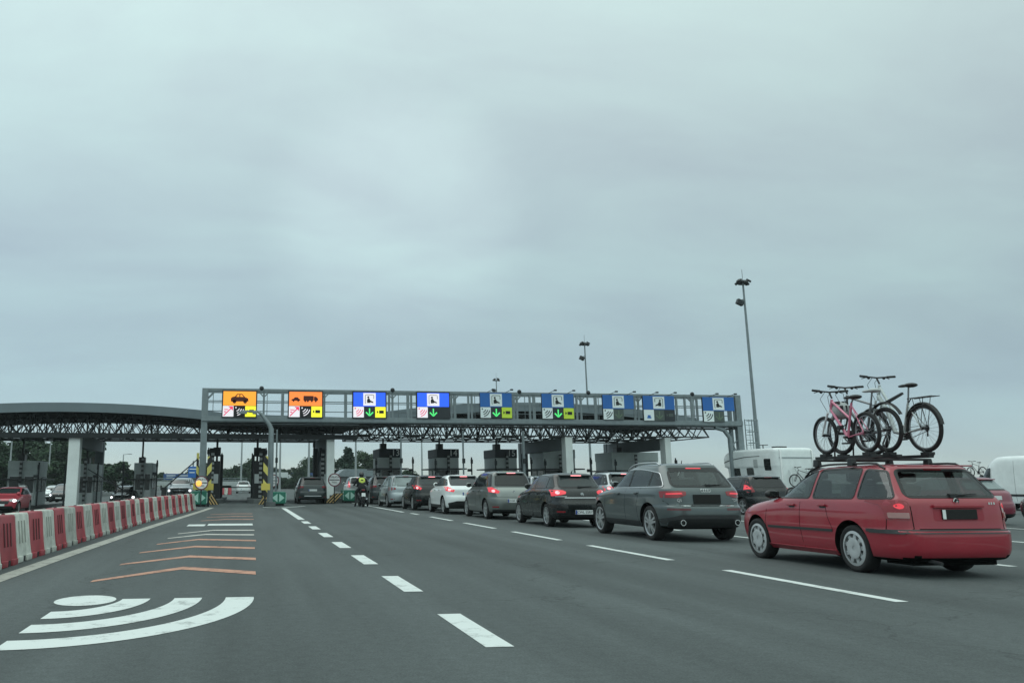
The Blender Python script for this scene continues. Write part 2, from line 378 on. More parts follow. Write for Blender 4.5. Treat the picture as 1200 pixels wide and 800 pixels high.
# ---------------- water-filled barrier blocks ----------------
M_bred = mat('barrier_red', (.40, .055, .07), .55, noise=.3, nscale=3.5)
M_bwht = mat('barrier_white', (.52, .54, .49), .6, noise=.26, nscale=5)
for mt_ in (M_bred, M_bwht):
    t_ = mt_.node_tree; b_ = t_.nodes['Principled BSDF']; src = b_.inputs['Base Color'].links[0].from_socket
    oi = t_.nodes.new('ShaderNodeObjectInfo'); mr_ = t_.nodes.new('ShaderNodeMapRange'); mr_.inputs[3].default_value = .72; mr_.inputs[4].default_value = 1.08; t_.links.new(oi.outputs['Random'], mr_.inputs[0])
    vs_ = t_.nodes.new('ShaderNodeVectorMath'); vs_.operation = 'SCALE'; t_.links.new(src, vs_.inputs[0]); t_.links.new(mr_.outputs[0], vs_.inputs['Scale']); t_.links.new(vs_.outputs[0], b_.inputs['Base Color'])
M_bsl = mat('barrier_slot', (.10, .025, .03), .8)
M_bslw = mat('barrier_slot_grey', (.32, .33, .30), .8)
def barrier(mt, ms):
    root = empty('road_barrier')
    # cross-section in x (thickness), extruded along y: wide foot, slimmer top, with moulded ribs
    prof = [(-.225, .045), (-.225, .09), (-.195, .26), (-.14, .70), (-.12, .735), (.12, .735), (.14, .70), (.195, .26), (.225, .09), (.225, .045)]
    mb = MB(); ys = [-.462, -.452, -.36, -.34, .34, .36, .452, .462]; k = [.97, 1, 1, .97, .97, 1, 1, .97]; n = len(prof)
    vs = [(x*q, y, z) for y, q in zip(ys, k) for x, z in prof]
    fs = [(i*n+j, i*n+(j+1) % n, (i+1)*n+(j+1) % n, (i+1)*n+j) for i in range(7) for j in range(n)]+[tuple(range(n)), tuple(range(7*n, 8*n))[::-1]]
    mb.add(vs, fs)
    for y in (-.27, .27):
        for s in (-1, 1): mb.box((s*.17, y, .045), (.16, .3, .09))
    body = mb.build('body', mt, root, smooth=35, bevel=.008)
    for s in (-1, 1):
        g = MB()
        for y in (-.17, 0, .17):
            a = Vector((s*.1925, y, .28)); b = Vector((s*.150, y, .62))
            nx = Vector((s, 0, .08)).normalized()*.006
            g.add([a+Vector((0, -.022, 0))+nx, a+Vector((0, .022, 0))+nx, b+Vector((0, .022, 0))+nx, b+Vector((0, -.022, 0))+nx,
                   a+Vector((0, -.022, 0))-nx*2, a+Vector((0, .022, 0))-nx*2, b+Vector((0, .022, 0))-nx*2, b+Vector((0, -.022, 0))-nx*2],
                  [(0, 1, 2, 3), (0, 4, 5, 1), (1, 5, 6, 2), (2, 6, 7, 3), (3, 7, 4, 0)])
        g.build('moulded_slots', ms, root)
    f = MB()
    for s in (-1, 1): f.box((s*.205, 0, .045), (.06, .10, .08))
    f.build('fork_pocket', M_blk, root)
    c = MB(); c.lathe([(0, .03), (.02, .03), (.025, 0)], (0, .3, .73), 'z', 10); c.build('filler_cap', ms, root)
    return root
bp = {'red': barrier(M_bred, M_bsl), 'white': barrier(M_bwht, M_bslw)}
cnt = {'red': 0, 'white': 0}
ords = ['first', 'second', 'third', 'fourth', 'fifth', 'sixth', 'seventh', 'eighth', 'ninth', 'tenth', 'eleventh', 'twelfth', 'thirteenth', 'fourteenth', 'fifteenth', 'sixteenth', 'seventeenth', 'eighteenth', 'nineteenth', 'twentieth']
def bx(y):
    pts = [(0, -3.66), (16, -3.64), (20, -3.56), (23, -3.46), (29.6, -3.28), (35.6, -2.96), (43.5, -2.45), (50, -1.95)]
    for (a, p), (b, q) in zip(pts, pts[1:]):
        if y <= b: return p+(q-p)*(y-a)/(b-a)
y = 12.5; k = 0
while y < 43.6:
    kind = 'white' if k % 2 == 1 else 'red'
    n = cnt[kind]; cnt[kind] += 1
    o = bp[kind] if n == 0 else copy_tree(bp[kind])
    x = bx(y); dx = bx(y+.5)-bx(y-.5)
    o.location = (x, y, gz(x)); o.rotation_euler = (random.uniform(-.015, .015), random.uniform(-.02, .02), -math.atan(dx)+random.uniform(-.022, .022))
    tag(o, f'{kind} plastic barrier block, {ords[n]} {kind} one from the near left end of the row', 'barrier', 'red and white barrier blocks along the left edge line')
    y += .925; k += 1
# ---------------- toll plaza canopies ----------------
M_fascia = mat('fascia_metal', (.16, .195, .215), .45, .3, noise=.08, nscale=.6)
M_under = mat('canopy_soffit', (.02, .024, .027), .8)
def canopy(label, x0, x1, apex, ztop, kz, trx0, trx1, cl=4.42):
    root = empty('toll_canopy', (apex, 63, 0), 0, label, 'canopy')
    f = lambda x: max(ztop-kz*(x-apex)**2, 5.45-.02*max(0, x))
    n = 36; xs = [x0+(x1-x0)*i/n for i in range(n+1)]
    Y0, Y1 = 58.0, 69.0
    mb = MB(); vs = []
    for x in xs: vs += [(x-apex, Y0-63, f(x)), (x-apex, Y1-63, f(x)), (x-apex, Y1-63, f(x)-.45), (x-apex, Y0+.12-63, f(x)-.45)]
    mb.add(vs, [(i*4+j, i*4+(j+1) % 4, i*4+4+(j+1) % 4, i*4+4+j) for i in range(n) for j in range(4)]+[(0, 1, 2, 3), tuple(n*4+j for j in (3, 2, 1, 0))])
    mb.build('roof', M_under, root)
    mb = MB(); vs = []
    for x in xs: vs += [(x-apex, Y0-.10-63, f(x)+.03), (x-apex, Y0-.01-63, f(x)+.03), (x-apex, Y0-.01-63, f(x)-.54), (x-apex, Y0-.10-63, f(x)-.54)]
    mb.add(vs, [(i*4+j, i*4+(j+1) % 4, i*4+4+(j+1) % 4, i*4+4+j) for i in range(n) for j in range(4)]+[(0, 1, 2, 3), tuple(n*4+j for j in (3, 2, 1, 0))])
    for i in range(6, n, 6): mb.box((xs[i]-apex, Y0-.11-63, f(xs[i])-.255), (.03, .02, .58))
    mb.build('fascia', M_fascia, root, smooth=30)
    # space truss below the roof
    tr = MB(); step = 1.75; m_ = int((trx1-trx0)/step); yy = [59.2, 61.6, 64.0, 66.4, 68.8]; solid = kz < .0065
    zt = lambda x: max(cl+.45, min(f(x)-.5, 6.2)) if x0 < x < x1 else cl+1.2
    for j, y in enumerate(yy):
        for i in range(m_):
            a = trx0+i*step; b = a+step; c = (a+b)/2
            if solid or j != 1: tr.bar((a-apex, y-63, cl), (b-apex, y-63, cl), (.10 if j == 0 else .07) if solid else .055)
            if y in (59.2, 64.0, 68.8):
                tr.bar((a-apex, y-63, cl), (c-apex, y-63, zt(c)), .05); tr.bar((c-apex, y-63, zt(c)), (b-apex, y-63, cl), .05)
                tr.bar((a-apex, y-63, zt(a)), (c-apex, y-63, cl), .035); tr.bar((c-apex, y-63, cl), (b-apex, y-63, zt(b)), .035)
                tr.bar((a-apex, y-63, zt(a)), (b-apex, y-63, zt(b)), .055)
                if i % 2 == 0: tr.bar((a-apex, y-63, cl), (a-apex, y-63, zt(a)), .06)
    for i in range(m_+1):
        a = trx0+i*step
        for j in range(4):
            tr.bar((a-apex, yy[j]-63, cl), (a-apex, yy[j+1]-63, cl), .05)
            tr.bar((a-apex, yy[j]-63, cl), (a-apex, (yy[j]+yy[j+1])/2-63, zt(a)), .035)
            tr.bar((a-apex, yy[j+1]-63, cl), (a-apex, (yy[j]+yy[j+1])/2-63, zt(a)), .035)
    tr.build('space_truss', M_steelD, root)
    if solid:
        g = MB(); g.box(((trx0+trx1)/2-apex, 59.0-63, cl-.10), (trx1-trx0, .12, .30)); g.build('edge_beam', M_steelD, root)
    # lamps and services hung in the truss
    h = MB()
    for i in range(0, m_, 2):
        x = trx0+i*step+.8; h.box((x-apex, 62.8-63, cl+.1), (1.0, .35, .16))
    h.build('canopy_lights', M_trim, root)
    return root
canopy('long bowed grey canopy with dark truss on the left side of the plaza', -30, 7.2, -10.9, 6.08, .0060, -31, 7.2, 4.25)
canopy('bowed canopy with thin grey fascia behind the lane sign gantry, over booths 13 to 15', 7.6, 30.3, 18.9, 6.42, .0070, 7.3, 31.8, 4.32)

M_colw = mat('column_white', (.80, .84, .83), .7, noise=.07, nscale=1.2)
M_colg = mat('column_grey', (.13, .15, .16), .7, noise=.1, nscale=1)
def portal(px, label, w=.95, far_m=M_colg):
    x = at(px, 512, 59.6).x; z0 = gz(x)
    root = empty('canopy_portal', (x, 64.6, 0), 0, label, 'column', 'portal columns carrying the canopies')
    a = MB(); a.box((0, -5, (4.28+z0)/2), (w, .8, 4.28-z0)); a.build('front_column', M_colw, root, bevel=.02)
    b = MB(); b.box((0, 5, (4.28+z0)/2), (.6, .6, 4.28-z0)); b.build('rear_column', far_m, root, bevel=.02)
    c = MB(); c.box((0, 0, 3.85), (.55, 9.2, .8)); c.build('cross_beam', M_colg, root)
    d = MB(); d.box((0, 0, z0+.1), (1.6, 13, .3)); d.build('plinth', M_conc2, root)
    return root
portal(89, 'broad white portal column under the left canopy, beside the dark oncoming car', .7)
portal(387, 'white portal column right of the dark grey crossover in the tag lane', .5)
portal(664, 'white portal column above the roof of the black hatchback', .5)
portal(779, 'slim grey portal column above the dark grey SUV at the right canopy end', .42)

# ---------------- toll booths ----------------
M_booth = mat('booth_panel_grey', (.48, .54, .53), .6, noise=.1, nscale=2)
M_boothL = mat('booth_panel_pale', (.62, .66, .66), .6, noise=.06, nscale=2)
M_dark = mat('navy_black', (.012, .018, .026), .6)
M_yel = mat('hazard_yellow', (.62, .50, .10), .6)
def hazard(name, a, b, s, ang=45, vert=False):
    if name in MATS: return MATS[name]
    mt = bpy.data.materials.new(name); mt.use_nodes = True; t = mt.node_tree; bs = t.nodes['Principled BSDF']; L = t.links.new
    c = t.nodes.new('ShaderNodeTexCoord'); sx = t.nodes.new('ShaderNodeSeparateXYZ'); L(c.outputs['Object'], sx.inputs[0])
    def M_(op, p, q):
        n = t.nodes.new('ShaderNodeMath'); n.operation = op
        for i, v in enumerate((p, q)):
            if isinstance(v, (int, float)): n.inputs[i].default_value = v
            else: L(v, n.inputs[i])
        return n.outputs[0]
    u = M_('ADD', M_('MULTIPLY', sx.outputs[0], math.cos(R(ang))), M_('MULTIPLY', sx.outputs[2], math.sin(R(ang))))
    g = M_('GREATER_THAN', M_('FRACT', M_('DIVIDE', u, s), 0), .5)
    mx = t.nodes.new('ShaderNodeMix'); mx.data_type = 'RGBA'; L(g, mx.inputs[0])
    mx.inputs[6].default_value = (*a, 1); mx.inputs[7].default_value = (*b, 1); L(mx.outputs[2], bs.inputs['Base Color']); bs.inputs['Roughness'].default_value = .6
    MATS[name] = mt; return mt
M_hz = hazard('hazard_stripes_yellow', (.62, .54, .14), (.012, .012, .014), .55, 40)
M_hzm = hazard('hazard_stripes_yellow_mirrored', (.62, .54, .14), (.012, .012, .014), .55, 140)
M_hzo = hazard('hazard_stripes_orange', (.62, .40, .16), (.02, .02, .02), .34, 0)
M_chk = hazard('kerb_post_chequer', (.30, .32, .32), (.012, .012, .014), .3, 90)
def booth(px, label, num=None, w=1.6, h=3.68, Y=66, narrow=False, equip=0):
    x = at(px, 540, Y).x; z0 = gz(x)
    root = empty('toll_booth', (x, Y, z0), 0, label, 'toll booth', 'toll booths on the lane islands')
    hb = h-z0 if num or not narrow else h
    hw = w/2; H = h-z0*0
    i = MB(); i.prism([(-hw-.35, -7.5), (-hw+.1, -9.2), (hw-.1, -9.2), (hw+.35, -7.5), (hw+.35, 9), (-hw-.35, 9)], 0, .2, plane='xy'); i.build('island', M_conc2, root)
    b = MB(); b.box((0, .2, .2+H*.5-.35), (w, 3.2, H-.7+.0)); b.build('cabin', M_booth, root, bevel=.03)
    r = MB(); r.box((0, .2, H-.36), (w+.04, 3.3, .62)); r.build('header_panel', M_dark if num else M_booth, root, bevel=.02)
    e = MB(); e.box((0, .2, H*.60), (w+.7, 5.2, .09)); e.build('eave', M_trim, root)
    wdw = MB()
    for a, ww in ((-.22*w, .42*w), (.26*w, .34*w)): wdw.box((a, -1.42, 1.55), (ww, .05, 1.1))
    for s in (-1, 1):
        for yy in (-.75, .8): wdw.box((s*(hw+.01), yy, 1.6), (.05, 1.2, 1.0))
    wdw.build('window', M_glass, root)
    fr = MB()
    for a, ww in ((-.22*w, .42*w), (.26*w, .34*w)):
        for q in (-ww/2, ww/2): fr.box((a+q, -1.46, 1.55), (.05, .05, 1.2))
        for zz in (1.0, 2.12): fr.box((a, -1.46, zz), (ww+.05, .045, .05))
    fr.build('window_frame', M_boothL, root)
    p = MB(); p.box((.26*w, -1.43, .62), (.34*w, .04, .75)); p.build('door', M_boothL, root)
    u = MB(); u.box((-.2*w, 0, H+.16), (.42, .7, .42)); u.bar((-.2*w, 0, H+.3), (-.2*w, 0, 4.4-z0), .07, n=6); u.build('signal_box', M_blk, root)
    k = MB(); k.box((-.02*w, -1.75, 1.72), (.16, .16, 3.1)); k.build('chequered_post', M_chk, root)
    for s, hh in ((-1, 2.9), (1, 3.0)):
        q = MB(); q.bar((s*(hw+.5), -3.2, .2), (s*(hw+.5), -3.2, hh), .05, n=8); q.box((s*(hw+.5), -3.25, hh-.3), (.12, .22, .3)); q.box((s*(hw+.35), -3.2, hh-.9), (.3, .12, .18)); q.build('camera_post', M_steelD, root)
    for s in ((-1, 1) if not narrow else ()): c = MB(); c.box((s*(hw-.1), -4.6, .85), (.42, .5, 1.35)); c.build('payment_column', M_boothL, root, bevel=.03)
    if num: text_mesh(num, .62, 'booth_number', MATS.get('num_white') or mat('num_white', (.85, .87, .87), .6), root, Matrix.Translation((.22*w, -1.6, H-.36)))
    return root
booth(454, 'grey toll booth with number 13 on its dark header', '13')
booth(520, 'grey toll booth with number 14 on its dark header', '14')
booth(587, 'grey toll booth with number 15 on its dark header', '15')
booth(648, 'grey toll booth partly behind the white portal column above the black hatchback', None, 2.4)
booth(735, 'wide grey toll booth between the white and slim grey portal columns', None, 3.6, 3.5)
booth(33, 'pale toll booth at the far left behind the red oncoming car', None, 1.9, 3.2)
booth(106, 'narrow toll booth just right of the broad white column', None, 1.1, 3.0, narrow=True)
booth(171, 'small toll booth with dark equipment between the two oncoming dark cars', None, 1.2, 2.9, narrow=True)
# equipment towers on the two islands beside the open tag lane
def tower(px, label, Y=62, mirror=1, h=3.6):
    x = at(px, 560, Y).x
    root = empty('toll_terminal', (x, Y, 0), 0, label, 'toll terminal', 'equipment towers beside the tag lanes')
    i = MB(); i.prism([(-.7, -3.5), (-.35, -5.6), (.35, -5.6), (.7, -3.5), (.7, 10), (-.7, 10)], 0, .22, plane='xy'); i.build('island', M_conc2, root)
    b = MB(); b.box((.1*mirror, 0, 1.4), (.55, 1.2, 2.5)); b.box((-.32*mirror, 2.5, 1.9), (.3, .5, 3.4)); b.box((.36*mirror, 4, 1.7), (.22, .4, 3.0)); b.build('cabinet', M_blk, root, bevel=.02)
    c = MB(); c.box((-.1*mirror, -1.2, 1.75), (.2, .2, 3.1)); c.build('chequered_post', M_chk, root)
    d = MB(); d.bar((.45*mirror, .5, .2), (.45*mirror, .5, 3.2), .05, n=8); d.build('camera_post', M_steelD, root); d = MB(); d.bar((-.5*mirror, 1.5, .2), (-.5*mirror, 1.5, h), .045, n=8); d.bar((.1*mirror, 1.2, 2.6), (.1*mirror, 1.2, 4.4), .08, n=8)
    d.box((.1*mirror, 1.1, 3.3), (.5, .4, .6)); d.box((-.5*mirror, 1.4, h-.3), (.16, .3, .3)); d.build('camera_post', M_steelD, root)
    e = MB(); e.box((.1*mirror, -.62, 1.5), (.36, .05, .6)); e.build('display', M_boothL, root)
    return root
tower(251, 'black equipment tower just right of the left gantry leg', mirror=1)
tower(303, 'black chequered equipment tower left of the bent grey pole', mirror=-1)
tower(378, 'black chequered equipment tower behind the dark grey crossover', mirror=1, h=4.1)

# ---------------- boom barriers ----------------
M_boom = mat('boom_dark', (.02, .022, .024), .5)
def boom(px, py, Y, L, ang, label, cabx=0):
    p = at(px, py, Y); x = p.x; z0 = gz(x)
    root = empty('boom_barrier', (x, Y, z0), 0, label, 'boom barrier', 'boom barriers at the lane ends')
    b = MB(); b.box((0, 0, .5), (.32, .36, 1.0)); b.build('housing', M_trim, root, bevel=.03)
    a = MB(); d = Vector((math.cos(R(ang)), 0, math.sin(R(ang)))); a.bar((0, -.22, .92), Vector((0, -.22, .92))+d*L, .06, n=4, r2=.045); a.build('arm', M_boom, root)
    return root
boom(258, 575, 65, 2.9, 0, 'lowered dark boom barrier across the open tag lane behind the rumble stripes')
boom(193, 560, 62, 3.4, 42, 'half raised boom arm in front of the white oncoming car on the left')
boom(152, 560, 64, 3.2, 150, 'raised boom arm sloping left above the dark oncoming car')

# ---------------- sign gantry ----------------
GY = 50.0
gx = lambda px: at(px, 480, GY).x
root = empty('sign_gantry', (gx(240), GY, 0), 0, 'long grey steel gantry with railing carrying the row of lane signs', 'gantry')
ox = gx(240); gw = gx(864)-ox
ZT, ZB = 6.30, 4.62
b = MB(); b.box((gw/2, 0, ZT-.07), (gw+.3, .16, .15)); b.box((gw/2, 1.0, ZT-.10), (gw, .1, .1)); b.build('top_chord', M_steel, root, bevel=.01)
b = MB(); b.box((gw/2, .45, ZB-.08), (gw+.3, 1.25, .16)); b.box((gw/2, -.22, ZB+.02), (gw+.3, .08, .26)); b.build('deck_beam', M_steel, root, bevel=.01)
b = MB(); b.box((gw/2, .55, ZB-.27), (gw, .9, .06)); b.build('deck_grating', M_steelD, root)
nv = 0
for px in [268, 299, 309, 331, 372, 380, 405, 456, 460, 478, 482, 529, 533, 549, 553, 602, 606, 621, 626, 676, 681, 698, 744, 748, 789, 793, 803, 811, 817, 860]:
    x = gx(px)-ox; v = MB(); v.box((x, 0 if nv % 2 else .02, (ZT+ZB)/2-.05), (.11 if nv % 3 else .16, .10, ZT-ZB-.05)); nv += 1
    v.build('upright', M_steel, root)
for px in [309, 380, 460, 533, 606, 681, 748, 811]:
    x = gx(px)-ox; b = MB()
    for s in (-1, 1): b.bar((x, 0, ZT-.45), (x+s*.32, 0, ZT-.12), .045)
    b.build('knee_brace', M_steel, root)
for x, s in ((.1, 1), (gw-.1, -1)): b = MB(); b.bar((x, 0, ZT-.6), (x+s*.45, 0, ZT-.12), .07); b.build('knee_brace', M_steel, root)
b = MB()
for zz in (5.15, 5.62): b.bar((0, 1.0, zz), (gw, 1.0, zz), .03)
for i in range(int(gw/1.5)): b.bar((i*1.5+.4, 1.0, ZB), (i*1.5+.4, 1.0, ZT), .025)
b.bar((0, -.02, 5.62), (gw, -.02, 5.62), .035)
b.build('walkway_railing', M_steel, root)
for nm, px in (('left', 240), ('right', 864)):
    x = gx(px)-ox
    l = MB(); l.box((x, 0, ZT/2), (.34, .34, ZT)); l.box((x, .9, ZT/2-.2), (.2, .2, ZT-.4)); l.box((x, 0, .15), (.7, .9, .3))
    for z_ in (1.2, 2.6, 3.9): l.bar((x, 0, z_), (x, .9, z_+.9), .04)
    l.build('gantry_leg', M_steel, root, bevel=.015)
b = MB(); pts = [(gw-1.5, 0, ZB-.2), (gw-.95, 0, ZB-.35), (gw-.62, 0, ZB-.8), (gw-.6, 0, ZB-2.2), (gw-.6, 0, .2)]; b.tube(pts, .14, n=8)
for z_ in (1.3, 2.4, 3.3): b.bar((gw-.6, 0, z_), (gw, 0, z_+.5), .04)
b.build('curved_brace', M_steel, root, smooth=50)
b = MB(); lx = gw+.62
for s in (-.22, .22): b.bar((lx+s, 0, .3), (lx+s, 0, 4.9), .03)
for i in range(16): b.bar((lx-.22, 0, .5+i*.29), (lx+.22, 0, .5+i*.29), .018)
for i in range(5):
    z_ = 2.2+i*.65; b.tube([(lx-.3+.0*math.cos(t), .0, z_) if False else (lx+.3*math.cos(t), -.1-.33+.33*math.sin(t), z_) for t in [R(a) for a in range(0, 360, 30)]], .018, n=4, closed=True)
for a_ in (200, 250, 290, 340): b.bar((lx+.3*math.cos(R(a_)), -.43+.33*math.sin(R(a_)), 2.2), (lx+.3*math.cos(R(a_)), -.43+.33*math.sin(R(a_)), 4.85), .014)
b.build('caged_ladder', M_steel, root)
b = MB()
for px in (306, 460, 609, 690, 812): b = MB(); b.ball((gx(px)-ox, -.05, ZT+.03), .13, nu=8, nv=6); b.build('junction_box', M_steelD, root)

# lane signs
M_org1 = mat('led_orange', (.5, .2, .02), .5, emit=(1.0, .36, .03), es=.95)
M_org2 = mat('led_red_orange', (.5, .14, .02), .5, emit=(1.0, .24, .05), es=.95)
M_blu1 = mat('led_blue', (.02, .06, .5), .5, emit=(.02, .12, 1.0), es=.95)
M_blu2 = mat('sign_blue', (.016, .13, .44), .5)
M_yl1 = mat('led_yellow', (.5, .5, .02), .5, emit=(.95, .95, .04), es=.85)
M_yl2 = mat('sign_lime', (.62, .80, .06), .5)
M_wl = mat('led_white', (.7, .7, .7), .5, emit=(1, .9, 1), es=.55)
M_ws = mat('sign_white', (.80, .86, .87), .5)
M_ink = mat('sign_ink', (.008, .008, .01), .6)
M_inkr = mat('led_dark_brown', (.10, .012, .006), .6)
M_pink = mat('led_pink', (.6, .1, .2), .5, emit=(1, .08, .18), es=.5)
M_grn = mat('led_green', (.05, .5, .1), .5, emit=(.10, .9, .25), es=.75)
M_gof = mat('led_off', (.075, .095, .088), .7)
M_gof2 = mat('led_off_arrow', (.12, .17, .12), .7)
M_scr = mat('led_dark_screen', (.016, .022, .028), .4)
def lay(parent, name, polys, mt, y=-.012, th=.008):
    b = MB()
    for p in polys: b.prism(p, y, y+th, plane='xz')
    return b.build(name, mt, parent)
def rc(x0, z0, x1, z1): return [(x0, z0), (x1, z0), (x1, z1), (x0, z1)]
def strip(pts, w):
    o = []
    for (a, b), (c, d) in zip(pts, pts[1:]):
        L = math.hypot(c-a, d-b); nx, nz = -(d-b)/L*w/2, (c-a)/L*w/2
        o.append([(a+nx, b+nz), (c+nx, d+nz), (c-nx, d-nz), (a-nx, b-nz)])
    return o
def circ(x, z, r, n=14): return [(x+r*math.cos(2*math.pi*i/n), z+r*math.sin(2*math.pi*i/n)) for i in range(n)]
def ell_arc(cx, cz, r, n=8): return [(cx+r*math.sin(math.pi/2*i/n), cz-r*math.cos(math.pi/2*i/n)) for i in range(n+1)]
def attendant(parent, cx, cz, s, lit, flip=1):
    bgm = M_wl if lit else M_ws
    lay(parent, 'attendant_panel', [rc(cx-s*.5, cz-s*.5, cx+s*.5, cz+s*.5)], bgm, -.016)
    fl = lambda p: [(cx+flip*a*s, cz+b*s) for a, b in p]
    ps = [fl(circ(-.10, .17, .085)), fl([(-.2, -.28), (-.2, -.02), (-.12, .07), (0, .07), (.06, -.08), (.3, -.2), (.3, -.28), (.05, -.22), (.05, -.28)])]
    fr = [(-.30, -.34), (-.34, -.28), (-.34, .3), (-.28, .36), (.30, .36), (.34, .3), (.34, .05)]
    ps += [fl(p) for p in strip(fr, .035)]
    lay(parent, 'attendant_pictogram', ps, M_ink, -.026)
def wave(parent, x, z, w, ink, bgm, dotcol=None):
    lay(parent, 'tag_panel', [rc(x, z, x+w, z+w)], bgm, -.016)
    cx, cz = x+.18*w, z+.84*w; ps = []
    for q in (.32, .52, .72):
        ps += strip(ell_arc(cx, cz, q*w)[1:-1], .075*w)
    ps.append(circ(cx, cz, .07*w)); lay(parent, 'tag_waves', ps, ink, -.026)
def camera_pic(parent, x, z, w, bgm, ink=None):
    lay(parent, 'camera_panel', [rc(x, z, x+w, z+w)], bgm, -.016)
    lay(parent, 'camera_pictogram', [rc(x+.38*w, z+.38*w, x+.82*w, z+.66*w), [(x+.16*w, z+.38*w), (x+.32*w, z+.52*w), (x+.16*w, z+.66*w)]], ink or M_ink, -.026)
def arrow(parent, x, z, w, bgm, col):
    lay(parent, 'arrow_panel', [rc(x, z, x+w, z+w)], bgm, -.016)
    c = x+w/2
    lay(parent, 'down_arrow', strip([(c, z+.86*w), (c, z+.3*w)], .12*w)+strip([(c-.34*w, z+.5*w), (c, z+.16*w), (c+.34*w, z+.5*w)], .12*w), col, -.026)
def lane_sign(px0, px1, zt, kind, label, lower, flip=1):
    xa, xb = gx(px0), gx(px1); w = xb-xa; c = (xa+xb)/2; h = zt-4.76 if kind != 'blue' else 1.42
    z1 = zt; sq = w/3
    root = empty('lane_sign', (c, GY-.34, 0), 0, label, 'lane sign', 'lane signs on the gantry')
    lit = kind in ('orange1', 'orange2', 'bluelit')
    up_m = {'orange1': M_org1, 'orange2': M_org2, 'bluelit': M_blu1, 'blue': M_blu2}[kind]
    zm = z1-.80
    b = MB()
    if lit: b.box((0, .08, (z1+zm-sq)/2), (w+.10, .14, z1-zm+sq+.10))
    else:
        b.box((0, .08, (z1+zm)/2), (w, .14, z1-zm))
        for i, l_ in enumerate(lower):
            if l_: b.box((-w/2+sq*(i+.5), .08, zm-sq/2), (sq-.004, .14, sq))
    b.build('housing', M_scr if lit else M_steelD, root, bevel=.01)
    if lit:
        lay(root, 'upper_panel', [rc(-w/2+.02, zm+.01, w/2-.02, z1-.02)], up_m)
    else: lay(root, 'upper_panel', [rc(-w/2, zm, w/2, z1)], up_m)
    if kind == 'orange1':
        car = [(-.46, -.14), (-.48, .02), (-.42, .10), (-.26, .14), (-.14, .28), (.14, .28), (.30, .10), (.46, .04), (.48, -.12)]
        lay(root, 'car_pictogram', [[(a, zm+.36+b_) for a, b_ in car], circ(-.28, zm+.22, .10), circ(.30, zm+.22, .10)], M_inkr, -.02)
        lay(root, 'car_pictogram_windows', [[(a, zm+.36+b_) for a, b_ in [(-.19, .12), (-.11, .235), (-.02, .235), (-.02, .12)]], [(a, zm+.36+b_) for a, b_ in [(.03, .12), (.03, .235), (.11, .235), (.22, .12)]]], M_org1, -.03)
    if kind == 'orange2':
        car = [(-.78, -.07), (-.78, .0), (-.66, .04), (-.60, .12), (-.44, .12), (-.36, .03), (-.30, 0), (-.30, -.07)]
        lay(root, 'car_pictogram', [[(a, zm+.36+b_) for a, b_ in car], circ(-.67, zm+.28, .05), circ(-.41, zm+.28, .05)], M_inkr, -.02)
        lay(root, 'truck_pictogram', [rc(-.12, zm+.30, .44, zm+.56), [(.46, zm+.30), (.46, zm+.52), (.58, zm+.52), (.68, zm+.42), (.68, zm+.30)]]+[circ(q, zm+.27, .055) for q in (-.02, .12, .34, .56)], M_inkr, -.02)
    if kind in ('bluelit', 'blue'): attendant(root, 0, (z1+zm)/2, .70, lit, flip)
    for i, l_ in enumerate(lower):
        x = -w/2+sq*i+.012; s = sq-.024; zz = zm-sq+.012
        if l_ == 'card':
            lay(root, 'card_panel', [rc(x, zz, x+s, zz+s)], M_wl, -.016)
            lay(root, 'card_pictogram', [p for p in strip([(x+.1*s, zz+.1*s), (x+.9*s, zz+.9*s)], .10*s)]+[rc(x+.12*s, zz+.62*s, x+.5*s, zz+.7*s), rc(x+.12*s, zz+.4*s, x+.3*s, zz+.5*s), [(x+.5*s, zz+.95*s), (x+.95*s, zz+.95*s), (x+.95*s, zz+.55*s)]], M_pink, -.026)
        if l_ == 'waveblack': wave(root, x, zz, s, M_wl, M_ink)
        if l_ == 'wavelit': wave(root, x, zz, s, M_pink, M_wl)
        if l_ == 'wave': wave(root, x, zz, s, M_ink, M_ws)
        if l_ == 'yellow': camera_pic(root, x, zz, s, M_yl1)
        if l_ == 'lime': camera_pic(root, x, zz, s, M_yl2)
        if l_ == 'camoff': camera_pic(root, x, zz, s, M_scr, M_gof)
        if l_ == 'arrow': arrow(root, x, zz, s, M_scr, M_grn)
        if l_ == 'off': arrow(root, x, zz, s, M_gof, M_gof2)
        if l_ == 'blank': lay(root, 'dark_panel', [rc(x, zz, x+s, zz+s)], M_scr, -.016)
        if l_ == 'person':
            lay(root, 'lorry_panel', [rc(x, zz, x+s, zz+s)], M_ws, -.016)
            lay(root, 'lorry_pictogram', [rc(x+.3*s, zz+.2*s, x+.7*s, zz+.32*s), rc(x+.36*s, zz+.32*s, x+.64*s, zz+.5*s)], M_blu2, -.026)
    if kind == 'blue':
        for q in (-.28, .30):
            f = MB(); f.bar((q*w, 0, z1+.02), (q*w+.22, -.5, z1+.15), .016, n=6); f.box((q*w+.23, -.53, z1+.14), (.15, .10, .08)); f.build('sign_floodlight', M_steelD, root)
    return root
lane_sign(261, 300, 6.14, 'orange1', 'lit orange lane sign with one large car pictogram', ['card', 'waveblack', 'yellow'])
lane_sign(338, 377, 6.16, 'orange2', 'lit red-orange lane sign with a small car and a lorry', ['card', 'waveblack', 'yellow'])
lane_sign(413, 451, 6.17, 'bluelit', 'lit bright blue lane sign with a bright yellow camera panel', ['wavelit', 'arrow', 'yellow'])
lane_sign(487.5, 525, 6.19, 'bluelit', 'lit bright blue lane sign with a blank dark lower right corner', ['wavelit', 'arrow', 'blank'])
lane_sign(561, 598, 6.22, 'blue', 'dull blue sign with green arrow and lime camera panel, left one of two', ['wave', 'arrow', 'lime'])
